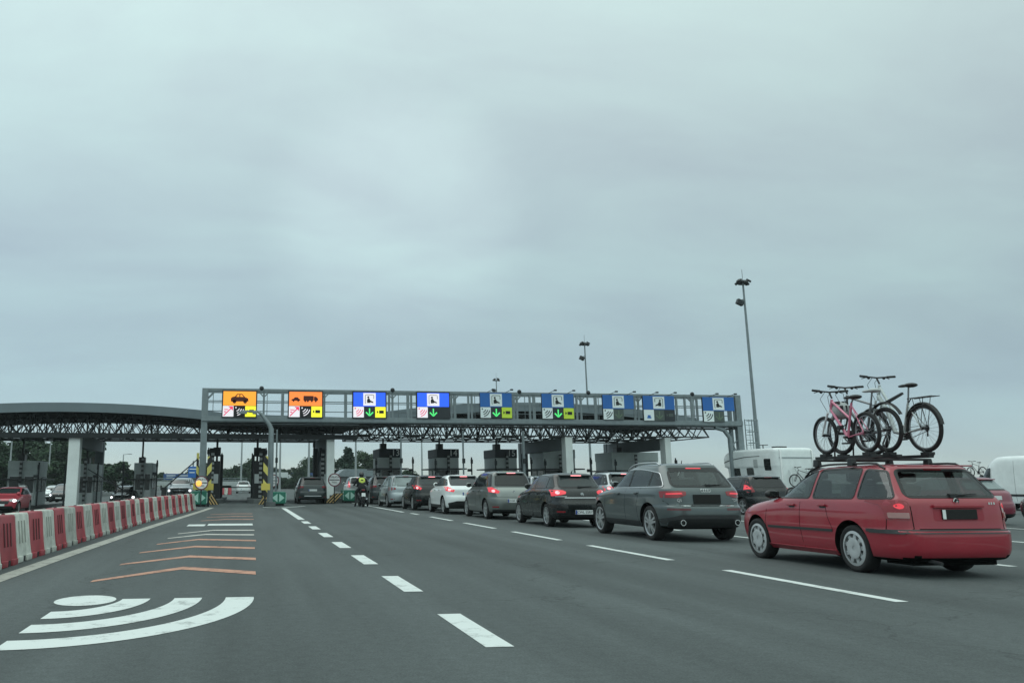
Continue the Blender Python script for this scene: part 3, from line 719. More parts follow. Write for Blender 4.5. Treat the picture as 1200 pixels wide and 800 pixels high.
lane_sign(633, 670, 6.22, 'blue', 'dull blue sign with green arrow and lime camera panel, right one of two', ['wave', 'arrow', 'lime'])
lane_sign(704, 740, 6.20, 'blue', 'dull blue lane sign with unlit arrow, in front of the canopy', ['wave', 'off', None])
lane_sign(751, 787.5, 6.18, 'blue', 'dull blue lane sign with mirrored clerk pictogram and dark camera panel', ['person', 'off', 'camoff'], -1)
lane_sign(820.5, 857, 6.15, 'blue', 'dull blue lane sign with unlit arrow at the right end of the gantry', ['wave', 'off', None])

# pale, even haze filling the air over the plaza, below and inside the sky
hz_ = MB(); hz_.box((0, 0, 0), (700, 560, 48)); haze = hz_.build('haze'); haze.location = (0, 215, 22); haze.data.materials.clear()
hm = bpy.data.materials.new('haze'); hm.use_nodes = True; ht = hm.node_tree; ht.nodes.clear(); hv = ht.nodes.new('ShaderNodeVolumePrincipled'); ho = ht.nodes.new('ShaderNodeOutputMaterial'); ht.links.new(hv.outputs[0], ho.inputs['Volume'])
hv.inputs['Density'].default_value = .00022; hv.inputs['Color'].default_value = (.86, .95, .97, 1); haze.data.materials.append(hm); tag(haze, kind='stuff')
# pole with bent arm in front of the gantry
p0 = at(316, 590, 49); r_ = empty('bent_pole', (p0.x, 49, 0), 0, 'thick grey pole with bent arm reaching left below the orange sign', 'pole')
b = MB(); b.tube([(0, 0, 0), (0, 0, 2.2), (0, 0, 4.05), (-.12, 0, 4.3), (-.55, 0, 4.85), (-.75, 0, 4.98), (-1.6, 0, 5.0)], [.17, .17, .15, .13, .09, .06, .05], n=10); b.build('shaft', M_steel, r_, smooth=50)
b = MB(); b.box((-1.55, -.02, 4.92), (.45, .2, .14)); b.box((-.9, -.02, 4.9), (.25, .18, .12)); b.build('camera', M_steel, r_, bevel=.02)
b = MB(); b.box((0, 0, .12), (.6, .6, .24)); b.build('base', M_conc2, r_)

# ---------------- lane furniture ----------------
def striped_post(px, Y, label, mt, w=.24, z0=.5, z1=2.75):
    x = at(px, 560, Y).x; b = MB(); b.box((0, 0, (z0+z1)/2), (w, .12, z1-z0)); r = empty('hazard_post', (x, Y, 0), 0, label, 'hazard post', 'yellow and black hazard posts at the lane mouths')
    b.build('striped_board', mt, r, bevel=.01); c = MB(); c.bar((0, .12, 0), (0, .12, z1-.1), .05, n=8); c.build('post', M_steelD, r)
    d = MB(); d.box((.02, -.08, 1.02), (.46, .05, .34)); d.build('yellow_plate', M_yel, r); return r
striped_post(245, 49.3, 'yellow and black striped post on the left side of the open tag lane', M_hzm, z1=2.6)
striped_post(311, 48.5, 'yellow and black striped post beside the bent grey pole', M_hz, z1=2.6)
o = striped_post(231, 53, 'short striped post left of the left gantry leg', M_hz, w=.14, z0=1.3, z1=2.9)
M_gc = mat('cushion_green', (.02, .17, .115), .5, noise=.15, nscale=3)
M_gw = mat('cushion_arrow', (.42, .66, .58), .5)
def cushion(px, pyb, w, h, label):
    p = gp(px, pyb); root = empty('crash_cushion', (p.x, p.y, 0), 0, label, 'crash cushion', 'green crash cushions at the island noses')
    b = MB(); b.box((0, .9, .12+h/2), (w, 1.8, h)); b.build('body', M_gc, root, bevel=.04)
    c = MB(); c.box((0, 1.0, .06), (w*.8, 1.6, .12)); c.build('skid', M_blk, root)
    f = [[(-.42*w, .12+h*.5), (-.06*w, .12+h*.14), (-.06*w, .12+h*.86)], [(.42*w, .12+h*.5), (.06*w, .12+h*.86), (.06*w, .12+h*.14)]]
    lay(root, 'white_triangles', f, M_gw, -.012, .01)
    e = MB()
    for s in (-1, 1): e.box((s*(w/2+.01), .1, .12+h/2), (.03, .2, h*.8))
    e.build('reflector_edges', M_gw, root); return root
cushion(326, 592.5, .80, .62, 'green crash cushion with two white triangles left of the dark grey crossover')
cushion(410, 589, .80, .66, 'green crash cushion with two white triangles beside the motorcyclist')
cushion(233, 593.5, .78, .68, 'green crash cushion half hidden by the end of the red and white barrier')
def chevron(px, pyb, w, h, flip, label):
    p = gp(px, pyb); root = empty('hazard_board', (p.x, p.y, 0), 0, label, 'hazard board', 'slanted striped boards at the island noses')
    sh = .45*w*flip
    b = MB(); b.prism([(-w/2-sh, .02), (w/2-sh, .02), (w/2+sh, h), (-w/2+sh, h)], 0, .06); b.build('backing', M_ink, root)
    st = []
    for k in range(3):
        a = -w/2+w*(k+.1)/3; c = a+w*.5/3; st.append([(a-sh, .03), (c-sh, .03), (c+sh, h-.01), (a+sh, h-.01)])
    lay(root, 'stripes', st, mat('board_orange_yellow', (.62, .42, .18), .6), -.012)
    s = MB(); s.box((0, .35, h*.4), (w*.8, .6, h*.8)); s.build('block', M_conc2, root); return root
chevron(312, 591.2, .5, .68, 1, 'slanted orange and black striped board left of the middle green cushion')
chevron(247, 591.5, .5, .70, -1, 'slanted yellow and black striped board right of the left green cushion')
chevron(392, 589.5, .62, .60, 1, 'slanted orange and black striped board at the foot of the white column')
def stop_sign(px, py, Y, label, amber=False, r=.40):
    p = at(px, py, Y); root = empty('toll_stop_sign', (p.x, Y, 0), 0, label, 'road sign', 'round red-rimmed toll stop signs')
    b = MB(); b.prism(circ(0, p.z, r, 32), 0, .03); b.build('disc', mat('sign_rim_red', (.16, .03, .05), .5), root)
    lay(root, 'face', [circ(0, p.z, r*.84, 32)], mat('sign_face_white', (.80, .80, .80), .5))
    lay(root, 'bar', [rc(-r*.8, p.z-.02, r*.8, p.z+.03)], M_ink, -.02)
    for t_, dz in (('OPŁATA', .17), ('TOLL', -.15)):
        text_mesh(t_, .15, 'lettering', M_ink, root, Matrix.Translation((0, -.022, p.z+dz)))
    c = MB(); c.bar((0, .06, 0), (0, .06, p.z+.2), .035, n=8); c.build('post', M_steelD, root)
    if amber:
        d = MB(); d.lathe([(0, 0), (-.05, .06), (-.03, .13), (.03, .15)], (-.13, -.06, p.z-.03), 'y', 16); d.build('amber_lamp', mat('amber_lamp', (.9, .5, .1), .3, emit=(1, .45, .08), es=1.0), root, smooth=40)
    return root
stop_sign(392, 562, 56, 'round red-rimmed toll stop sign in front of the white column')
stop_sign(319.5, 563, 57, 'round red-rimmed toll stop sign half hidden behind the bent grey pole')
stop_sign(236, 565.5, 48.6, 'round red-rimmed toll stop sign with lit amber lamp at the left gantry leg', True, .36)

# ---------------- masts and lamp posts ----------------
def mast(px, pyt, Y, label, r=.28, heads=6, cam_=True):
    p = at(px, pyt, Y); h = p.z; z0 = gz(p.x); root = empty('floodlight_mast', (p.x, Y, z0), 0, label, 'light mast', 'tall floodlight masts')
    b = MB(); b.tube([(0, 0, 0), (0, 0, h*.5), (0, 0, h)], [r, r*.7, r*.42], n=12); b.build('shaft', M_steel, root, smooth=60)
    t = MB(); t.tube([(.36*math.cos(a), .36*math.sin(a), h-.1) for a in [i*math.pi/5 for i in range(10)]], .04, n=5, closed=True); t.bar((-.36, 0, h-.1), (.36, 0, h-.1), .04); t.bar((0, 0, h), (0, 0, h+1.0), .015)
    t.build('head_ring', M_steelD, root)
    for i in range(heads):
        a = 2*math.pi*i/heads+.4; f = MB(); rot = Matrix.Rotation(a, 3, 'Z') @ Matrix.Rotation(R(35), 3, 'Y')
        f.box((.42*math.cos(a), .42*math.sin(a), h-.02+.12*(i % 2)), (.34, .30, .13), rot=rot); f.build('floodlight', M_steelD, root)
    if cam_:
        f = MB(); f.box((-.38, 0, h-1.55), (.5, .3, .38), rot=Matrix.Rotation(R(25), 3, 'Y')); f.bar((-.4, 0, h-1.4), (0, 0, h-1.3), .04); f.build('lower_floodlight', M_steelD, root)
    return root
mast(870.5, 331, 62, 'tall leaning-looking floodlight mast right of the gantry end, nearest of the masts', .16)
mast(685, 403, 92, 'floodlight mast rising behind the gantry between the blue signs', .15)
mast(581.5, 445, 125, 'short-looking floodlight mast top just above the gantry', .16, 4)
M_pole = mat('lamp_post_grey', (.30, .33, .34), .6)
def lamp(px, pyt, Y, label=None, arm=1):
    p = at(px, pyt, Y); z0 = gz(p.x); root = empty('street_lamp', (p.x, Y, z0), 0, label or 'slender grey lamp post beyond the toll booths', 'lamp post', 'distant lamp posts beyond the plaza')
    b = MB(); b.tube([(0, 0, 0), (0, 0, p.z*.6), (0, 0, p.z)], [.14, .11, .07], n=8); b.build('shaft', M_pole, root, smooth=60)
    if arm: c = MB(); c.bar((0, 0, p.z), (.9*arm, 0, p.z+.1), .04, n=6); c.box((1.0*arm, 0, p.z+.08), (.6, .22, .12)); c.build('lamp_head', M_pole, root)
for px, pyt, Y, lb in [(284, 506, 120, 'slender lamp post in the open tag lane, beyond the far white car'), (329, 500, 110, 'slender lamp post between the bent pole and the dark crossover'), (362.5, 500, 100, 'slender lamp post directly above the dark crossover roof'),
                       (417, 500, 105, 'slender lamp post above the motorcyclist'), (494, 505, 130, 'slender lamp post between booths 13 and 14'), (15, 505, 110, 'pale lamp post at the far left edge'), (60, 512, 130, 'lamp post between the far left booth and white column'), (145, 529, 150, 'lamp post under the left canopy, right of the dark tree wood')]: lamp(px, pyt, Y, lb, 1 if pyt > 520 else 1)
# slim camera poles hanging in the lanes beyond the gantry
for px, lb in ((470, 'right of booth 13'), (543, 'right of booth 14'), (614, 'right of booth 15, thick'), (324, 'above the middle round sign')):
    x = at(px, 540, 57).x; r_ = empty('canopy_pole', (x, 57, 0), 0, 'slim grey vertical pole '+lb, 'pole', 'slim poles in front of the booths')
    b = MB(); b.bar((0, 0, 0), (0, 0, 4.5), .09 if px == 614 else .055, n=8); b.build('shaft', M_steel, r_, smooth=50); c = MB(); c.box((0, -.1, 2.6), (.16, .2, .3)); c.build('camera', M_steelD, r_)

# ---------------- trees ----------------
def leafmat(name, c):
    mt = bpy.data.materials.new(name); mt.use_nodes = True; t = mt.node_tree; b = t.nodes['Principled BSDF']; L = t.links.new
    g = t.nodes.new('ShaderNodeNewGeometry'); n = t.nodes.new('ShaderNodeTexNoise'); n.inputs['Scale'].default_value = .35; n.inputs['Detail'].default_value = 4; L(g.outputs['Position'], n.inputs[0])
    r = t.nodes.new('ShaderNodeValToRGB'); r.color_ramp.elements[0].position = .35; r.color_ramp.elements[1].position = .65
    r.color_ramp.elements[0].color = (*[v*.7 for v in c], 1); r.color_ramp.elements[1].color = (*[v*1.35 for v in c], 1)
    L(n.outputs[0], r.inputs[0]); L(r.outputs[0], b.inputs['Base Color']); b.inputs['Roughness'].default_value = .8; b.inputs['Specular IOR Level'].default_value = .15
    return mt
M_leaf = [leafmat('foliage_dark', (.040, .066, .040)), leafmat('foliage_mid', (.055, .085, .050)), leafmat('foliage_pine', (.030, .052, .038))]
M_bark = mat('bark', (.06, .05, .04), .9, noise=.3, nscale=2)
def make_tree(seed, kind, n=1500):
    rnd = random.Random(seed); root = empty('tree')
    t = MB(); t.tube([(0, 0, 0), (.02, .01, .3), (-.01, .02, .55), (.01, 0, .8)], [.03, .022, .015, .006], n=7)
    blobs = []
    if kind == 'round':
        for i in range(17):
            a = rnd.uniform(0, 6.28); rr = rnd.uniform(.05, .30); z_ = rnd.uniform(.28, .88); rr *= 1.15-abs(z_-.5)*1.2
            blobs.append((Vector((rr*math.cos(a), rr*math.sin(a), z_)), rnd.uniform(.08, .17)))
    elif kind == 'tall':
        for i in range(20):
            a = rnd.uniform(0, 6.28); z_ = rnd.uniform(.2, .93); rr = rnd.uniform(.02, .19)*(1.1-z_*.55)
            blobs.append((Vector((rr*math.cos(a), rr*math.sin(a), z_)), rnd.uniform(.05, .11)))
    else:
        for i in range(22):
            a = rnd.uniform(0, 6.28); z_ = .12+.84*i/22; rr = .2*(1-z_)*rnd.uniform(.3, 1)
            blobs.append((Vector((rr*math.cos(a), rr*math.sin(a), z_)), .05+.12*(1-z_)))
    for c, r_ in blobs[::2]: t.bar((0, 0, c.z*.6), c, .009, n=4, r2=.003)
    t.build('trunk', M_bark, root, smooth=60)
    b = MB()
    for i in range(n):
        c, r_ = rnd.choice(blobs); d = Vector((rnd.gauss(0, 1), rnd.gauss(0, 1), rnd.gauss(0, 1))).normalized()
        p = c+d*r_*(rnd.random()**.45)*Vector((1, 1, .8)).length/1.6
        s = rnd.uniform(.016, .034); u = Vector((rnd.gauss(0, 1), rnd.gauss(0, 1), rnd.gauss(0, 1))).normalized(); w = u.orthogonal().normalized(); v = u.cross(w)
        b.add([p-w*s-v*s*.4, p+w*s*.3-v*s, p+w*s+v*s*.5, p-w*s*.2+v*s], [(0, 1, 2, 3)])
    b.build('crown', rnd.choice(M_leaf) if kind != 'pine' else M_leaf[2], root)
    return root
protos = [make_tree(1, 'round', 2600), make_tree(2, 'round', 2600), make_tree(3, 'tall', 2200), make_tree(4, 'pine', 1800), make_tree(5, 'round', 2600), make_tree(6, 'tall', 2200)]
used = set()
def tree(px, top, Y, kind, wide=1.0, label='dark leafy tree in the tree belt beyond the toll plaza', group='trees in the belt beyond the plaza'):
    p = at(px, top, Y); k = kind; o = protos[k] if k not in used else copy_tree(protos[k]); used.add(k)
    h = p.z+.75; o.location = (p.x, Y, -.75); o.scale = (h*wide, h*wide, h); o.rotation_euler = (0, 0, random.uniform(0, 6))
    tag(o, label, 'tree', group)
rt_ = random.Random(11)
# left wood: tall close belt, falling away to the right
for px in range(-60, 118, 13):
    tp = 512+6*math.sin(px*.11)+rt_.uniform(-6, 6)+(max(0, px-88)*.55); tree(px+rt_.uniform(-4, 4), tp, rt_.uniform(150, 175), rt_.choice([0, 1, 4, 2]), 1.25, 'tall dense tree in the wood behind the left booths', 'trees in the wood behind the left booths')
for px in range(-50, 140, 17): tree(px, 540+rt_.uniform(-5, 7), rt_.uniform(125, 140), rt_.choice([0, 1, 4]), 1.7, 'low bushy tree in front of the left wood', 'low trees before the left wood')
for px in range(118, 232, 9): tree(px, 552+rt_.uniform(-3, 5), rt_.uniform(230, 270), rt_.choice([0, 1, 4, 2]), 1.6)
for px, tp in [(228, 548), (243, 538), (252, 541), (260, 549), (268, 546), (276, 543), (283, 545), (290, 537), (297, 536), (304, 538), (312, 544), (322, 545), (330, 549), (338, 547), (347, 546), (353, 548), (361, 534), (369, 530), (377, 528)]:
    tree(px, tp+rt_.uniform(-1.5, 1.5), rt_.uniform(205, 245), rt_.choice([0, 1, 4, 5]), rt_.uniform(1.0, 1.45))
for px in range(236, 480, 9): tree(px, 558+rt_.uniform(-3, 2), rt_.uniform(190, 205), rt_.choice([0, 1, 4]), 1.9, 'low bushy tree at the foot of the tree belt', 'low trees at the foot of the belt')
tree(408, 523, 170, 3, 1.35, 'tall pointed tree just left of the slender lamp post above the motorcyclist', None)
tree(427, 528, 175, 4, 1.1, 'broad rounded tree between the motorcyclist and booth 13', None)
tree(437, 530, 180, 0, 1.1, 'rounded tree touching the left side of booth 13', None)
tree(396, 536, 175, 2, 1.2, 'slim tree just right of the white column above the round sign', None)
tree(474, 548, 160, 1, 1.7, 'small round bush-like tree right of booth 13', None)
# ---------------- cars ----------------
def pchip(xs, ys, x):
    n = len(xs); h = [xs[i+1]-xs[i] for i in range(n-1)]; d = [(ys[i+1]-ys[i])/h[i] for i in range(n-1)]
    mm = [d[0]]+[0 if d[i-1]*d[i] <= 0 else 2*d[i-1]*d[i]/(d[i-1]+d[i]) for i in range(1, n-1)]+[d[-1]]
    i = max(j for j in range(n-1) if x >= xs[j] or j == 0); t = (x-xs[i])/h[i]
    return (2*t**3-3*t*t+1)*ys[i]+(t**3-2*t*t+t)*h[i]*mm[i]+(-2*t**3+3*t*t)*ys[i+1]+(t**3-t*t)*h[i]*mm[i+1]
def clip(poly, y0, y1, k=0):
    """keep the part of a (y,z) polygon between two slanted pillars y = y0+k*z .. y1+k*z"""
    for sgn, c in ((1, y0), (-1, y1)):
        out = []; f = lambda p: sgn*(p[0]-k*p[1]-c)
        for i in range(len(poly)):
            a, b = poly[i], poly[(i+1) % len(poly)]; fa, fb = f(a), f(b)
            if fa >= 0: out.append(a)
            if fa*fb < 0: t = fa/(fa-fb); out.append((a[0]+(b[0]-a[0])*t, a[1]+(b[1]-a[1])*t))
        poly = out
    return poly
def rnd_poly(poly, r=.05, n=4):
    out = []
    for i in range(len(poly)):
        p = Vector(poly[i]); a = Vector(poly[i-1])-p; b = Vector(poly[(i+1) % len(poly)])-p
        q = min(r, a.length*.45, b.length*.45); A = p+a.normalized()*q; B = p+b.normalized()*q
        for j in range(n+1):
            t = j/n; w = A*(1-t)**2+p*2*t*(1-t)+B*t*t; out.append((w.x, w.y))
    return out
def grow(poly, g):
    n = len(poly); ar = sum(poly[i][0]*poly[(i+1) % n][1]-poly[(i+1) % n][0]*poly[i][1] for i in range(n)); s = 1 if ar > 0 else -1; out = []
    for i in range(n):
        a, p, b = Vector(poly[i-1]), Vector(poly[i]), Vector(poly[(i+1) % n])
        d1, d2 = (p-a), (b-p)
        if d1.length < 1e-6 or d2.length < 1e-6: d = (b-a)
        else: d = d1.normalized()+d2.normalized()
        d.normalize(); out.append((p.x+s*d.y*g, p.y-s*d.x*g))
    return out
class Car:
    def __init__(s, name, label, cat, pos, keys, body_mat, wr=.315, ax=(-1.15, 1.40), nr=7, nf=4.2, dark_z=None, rot=0, group=None, track=None, det=1, sx=1, sy=1, sz=1, archr=None, wheels=True):
        s.root = empty(name, pos, rot, label, cat, group); s.det = det; s.wr = wr; s.ax = ax
        s.keys = [(z*sz, r*sy, f*sy, w*sx) for z, r, f, w in keys]
        s.W = max(k[3] for k in s.keys); s.ztop = s.keys[-1][0]
        s.body_mat = body_mat; nq = 10 if det else 7; sub = 4 if det else 3
        K = s.keys; ks = list(range(len(K))); cols = [[k[c] for k in K] for c in range(4)]
        rings = []; T = (len(K)-1)*sub
        for i in range(T+1):
            t = i/sub; rings.append([pchip(ks, c, t) for c in cols])
        s.rings = rings
        bm = bmesh.new(); loops = []
        def outline(r, f, w):
            pts = []; c = (r+f)/2
            def quarter(half, n):
                ts = (.5)**(1/n); q = []
                for i in range(nq): t = ts*(i/nq); q.append((w*(1-t**n)**(1/n), t*half))
                for i in range(nq+1): u = ts*(1-i/nq); q.append((w*u, half*(1-u**n)**(1/n)))
                return q
            a = quarter(f-c, nf); b = quarter(c-r, nr)
            pts += [(x, c+y) for x, y in a]; pts += [(-x, c+y) for x, y in a[::-1][1:]]
            pts += [(-x, c-y) for x, y in b[1:]]; pts += [(x, c-y) for x, y in b[::-1][1:-1]]
            return pts
        s.outline = outline
        for (z, r, f, w) in rings: loops.append([bm.verts.new((x, y, z)) for x, y in outline(r, f, w)])
        z, r, f, w = rings[-1]
        for q, dz in ((.8, .008), (.5, .018), (.2, .022)): loops.append([bm.verts.new(((x*q), (r+f)/2+(y-(r+f)/2)*(q+.12*(1-q)), z+dz)) for x, y in outline(r, f, w)])
        n = len(loops[0])
        for i in range(len(loops)-1):
            for j in range(n): bm.faces.new((loops[i][j], loops[i][(j+1) % n], loops[i+1][(j+1) % n], loops[i+1][j]))
        bm.faces.new(loops[0][::-1]); bm.faces.new(loops[-1])
        bmesh.ops.recalc_face_normals(bm, faces=bm.faces)
        s.bvh = BVHTree.FromBMesh(bm)
        me = bpy.data.meshes.new('body'); bm.to_mesh(me); bm.free()
        body = bpy.data.objects.new('body', me); COL.objects.link(body)
        for mt in (body_mat, M_well, M_trim): me.materials.append(mt)
        ar = archr or wr+.055
        if wheels:
            cb = bmesh.new()
            for y in ax:
                for sd in (-1, 1):
                    mtx = Matrix.Translation((sd*(s.W-.08), y, wr+.01)) @ Matrix.Rotation(R(90), 4, 'Y')
                    bmesh.ops.create_cone(cb, cap_ends=True, segments=40, radius1=ar, radius2=ar, depth=.46, matrix=mtx)
            cm = bpy.data.meshes.new('cut'); cb.to_mesh(cm); cb.free(); co = bpy.data.objects.new('cut', cm); COL.objects.link(co)
            md = body.modifiers.new('b', 'BOOLEAN'); md.operation = 'DIFFERENCE'; md.object = co; md.solver = 'EXACT'
            dg = bpy.context.evaluated_depsgraph_get(); me2 = bpy.data.meshes.new_from_object(body.evaluated_get(dg)); body.modifiers.clear(); body.data = me2
            bpy.data.objects.remove(co); me = me2
            if len(me.materials) < 3:
                me.materials.clear()
                for mt in (body_mat, M_well, M_trim): me.materials.append(mt)
        for p in me.polygons:
            c = p.center; p.material_index = 0; p.use_smooth = True
            if wheels:
                for y in ax:
                    d = math.hypot(c.y-y, c.z-wr-.01); vlat = abs(c.x) < s.W-.08-.22 and d < ar*1.01 and abs(p.normal.x) > .9
                    if (d < ar*1.02 and abs(p.normal.x) < .5 and d > ar*.9) or vlat: p.material_index = 1
            if p.normal.z < -.6 and c.z < .34: p.material_index = 1
            if dark_z and c.z < dark_z and p.material_index == 0: p.material_index = 2
        me.set_sharp_from_angle(angle=R(38))
        body.parent = s.root; s.body = body
        if wheels: s.xw = (track or s.W-.03)
    def hit(s, view, a, b, rot=None):
        if view in 'LR':
            sd = -1 if view == 'L' else 1; o = Vector((sd*3, a, b)); d = Vector((-sd, 0, 0))
        elif view == 'B': o = Vector((a, -6, b)); d = Vector((0, 1, 0))
        elif view == 'F': o = Vector((a, 6, b)); d = Vector((0, -1, 0))
        else: o = Vector((a, b, 4)); d = Vector((0, 0, -1))
        p, nrm, i, dd = s.bvh.ray_cast(o, d)
        if p is None:
            q = {'B': Vector((a, -s.ztop, b)), 'F': Vector((a, 2, b)), 'T': Vector((a, b, s.ztop))}.get(view, Vector(((-1 if view == 'L' else 1)*s.W, a, b)))
            p, nrm, i, dd = s.bvh.find_nearest(q)
        if nrm.dot(d) > 0: nrm = -nrm
        return p, nrm
    def patch(s, mb, poly, view, off=.004, step=None, mt=None, depth=.012):
        step = step or (.07 if s.det else .14)
        bm = bmesh.new(); vs = [bm.verts.new((p[0], p[1], 0)) for p in poly]; bm.faces.new(vs)
        for ax_, idx in (((1, 0, 0), 0), ((0, 1, 0), 1)):
            lo = min(p[idx] for p in poly); hi = max(p[idx] for p in poly); k = int((hi-lo)/step)
            for i in range(1, k+1):
                c = [0, 0, 0]; c[idx] = lo+(hi-lo)*i/(k+1)
                bmesh.ops.bisect_plane(bm, geom=bm.verts[:]+bm.edges[:]+bm.faces[:], plane_co=c, plane_no=ax_)
        bm.verts.index_update(); top = []; bot = []
        for v in bm.verts:
            p, nrm = s.hit(view, v.co.x, v.co.y); top.append(p+nrm*off); bot.append(p-nrm*depth)
        n = len(top); fs = [tuple(v.index for v in f.verts) for f in bm.faces]
        be = [(e.verts[0].index, e.verts[1].index) for e in bm.edges if len(e.link_faces) == 1]
        mb.add(top+bot, fs+[(a, b, b+n, a+n) for a, b in be], mt); bm.free()
    def ring(s, name, poly, g, view, mt, off=.005, parent=None):
        poly = [tuple(p) for p in poly]; dense = []
        for a, b in zip(poly, poly[1:]+poly[:1]):
            k = max(1, int(math.hypot(b[0]-a[0], b[1]-a[1])/.08)); dense += [(a[0]+(b[0]-a[0])*i/k, a[1]+(b[1]-a[1])*i/k) for i in range(k)]
        out = grow(dense, g); inn = grow(dense, -.006); mb = MB(); vs = []
        for lst, o_ in ((out, off), (inn, off), (inn, -.012), (out, -.006)):
            for q in lst: p, nrm = s.hit(view, *q); vs.append(p+nrm*o_)
        n = len(dense); mb.add(vs, [(r_*n+i, r_*n+(i+1) % n, ((r_+1) % 4)*n+(i+1) % n, ((r_+1) % 4)*n+i) for r_ in range(4) for i in range(n)])
        return mb.build(name, mt, s.root, smooth=40)
    def hollow(s, sides, rear, front, floor=.80, fw=1.03):
        def cut(bmx):
            bmesh.ops.recalc_face_normals(bmx, faces=bmx.faces); cm = bpy.data.meshes.new('cut'); bmx.to_mesh(cm); bmx.free(); co = bpy.data.objects.new('cut', cm); COL.objects.link(co); co.parent = s.root
            def area(m_): return sum(p_.area for p_ in m_.polygons if s.bvh.find_nearest(p_.center)[3] < .003)
            a0 = area(s.body.data)
            for q_ in range(8):
                if q_: cm.transform(Matrix.Translation(((-1)**q_*.0017*q_, .0011*q_, .0007*q_)))
                md = s.body.modifiers.new('b', 'BOOLEAN'); md.operation = 'DIFFERENCE'; md.object = co; md.solver = 'EXACT' if q_ < 6 else 'FAST'
                dg = bpy.context.evaluated_depsgraph_get(); me = bpy.data.meshes.new_from_object(s.body.evaluated_get(dg)); s.body.modifiers.clear()
                if a0*.72 < area(me) <= a0*1.01: s.body.data = me; break
            bpy.data.objects.remove(co)
        fcap = [k[2] for k in s.rings if k[0] >= fw][0]-.05; b = bmesh.new(); loops = []
        for z, r, f, w in [k for k in s.rings if floor < k[0] < s.ztop-.05]: loops.append([b.verts.new((x, y, z)) for x, y in s.outline(r+.07, min(f-.07, fcap), w-.055)])
        for i in range(len(loops)-1):
            n = len(loops[i])
            for j in range(n): b.faces.new((loops[i][j], loops[i][(j+1) % n], loops[i+1][(j+1) % n], loops[i+1][j]))
        b.faces.new(loops[0][::-1]); b.faces.new(loops[-1]); cut(b)
        def prisms(items):
            b = bmesh.new()
            for poly, ax_, lo, hi in items:
                P_ = (lambda q, t: (t, q[0], q[1])) if ax_ == 'x' else (lambda q, t: (q[0], t, q[1]))
                A_ = [b.verts.new(P_(q, lo)) for q in poly]; B_ = [b.verts.new(P_(q, hi)) for q in poly]; n = len(poly)
                b.faces.new(A_); b.faces.new(B_[::-1])
                for i in range(n): b.faces.new((A_[i], A_[(i+1) % n], B_[(i+1) % n], B_[i]))
            return b
        cut(prisms([(p, 'x', -2, 2) for p in sides]))
        yr = s.keys[0][1]*.72
        cut(prisms([(rear, 'y', -3.2, yr), (front, 'y', .12, 3.2)]))
        me = s.body.data
        if len(me.materials) < 3:
            me.materials.clear()
            for mt in (s.body_mat, M_well, M_trim): me.materials.append(mt)
        for p in me.polygons:
            q, nn, i, dd = s.bvh.find_nearest(p.center)
            if dd > .005 or p.normal.dot(nn) < .8: p.material_index = 2 if p.center.z > .79 and (p.center.z > s.wr*2+.1 or abs(p.center.x) < .5) else p.material_index
            p.use_smooth = True
        me.set_sharp_from_angle(angle=R(38))
    def cabin(s, ys=(.25, -.65), z=.95, top=1.22, wsp=.38):
        for sx_ in (-wsp, wsp):
            b = MB(); b.box((sx_, ys[0], z), (.46, .13, .62), rot=Matrix.Rotation(R(14), 3, 'X'), taper=(.82, .8)); b.box((sx_, ys[0]-.10, top+.13), (.25, .09, .17)); b.bar((sx_, ys[0]-.06, top), (sx_, ys[0]-.09, top+.1), .02); b.build('front_seat', M_seat, s.root, bevel=.03, smooth=50)
        b = MB(); b.box((0, ys[1], z-.02), (1.2, .13, .52), rot=Matrix.Rotation(R(14), 3, 'X'))
        for sx_ in (-.42, 0, .42): b.box((sx_, ys[1]-.08, top+.06), (.24, .08, .13))
        b.build('rear_seat', M_seat, s.root, bevel=.03, smooth=50)
        b = MB(); c_ = Vector((-wsp, ys[0]+.55, z+.02)); b.tube([c_+Vector((.18*math.cos(a), .08*math.sin(a), .16*math.sin(a))) for a in [i*math.pi/10 for i in range(20)]], .014, n=6, closed=True); b.bar(c_+Vector((-.17, 0, 0)), c_+Vector((.17, 0, 0)), .014, n=5); b.build('steering_wheel', M_blk, s.root, smooth=60)
        b = MB(); b.box((0, ys[0]+.78, z-.08), (1.3, .30, .16)); b.build('dashboard', M_trim, s.root, bevel=.04, smooth=50)
        b = MB(); b.box((0, ys[0]+.45, top+.13), (.22, .03, .07)); b.build('rear_view_mirror', M_blk, s.root, bevel=.01)
    def panel(s, name, polys, mt, off=.004, **k):
        mb = MB()
        for view, poly in polys: s.patch(mb, poly, view, off, **k)
        return mb.build(name, mt, s.root, smooth=40)
    def mirror(s, name, poly, view, mt, off=.004, both=None, **k):
        """one object per side: views B/F mirror x, L/R swap"""
        out = []
        for sd in (1, -1):
            ps = []
            for v, p in ([(view, poly)]+(both or [])):
                if v in 'BFT': ps.append((v, [(sd*a, b) for a, b in p]))
                else: ps.append(('R' if sd > 0 else 'L', p))
            out.append(s.panel(name, ps, mt, off, **k))
        return out
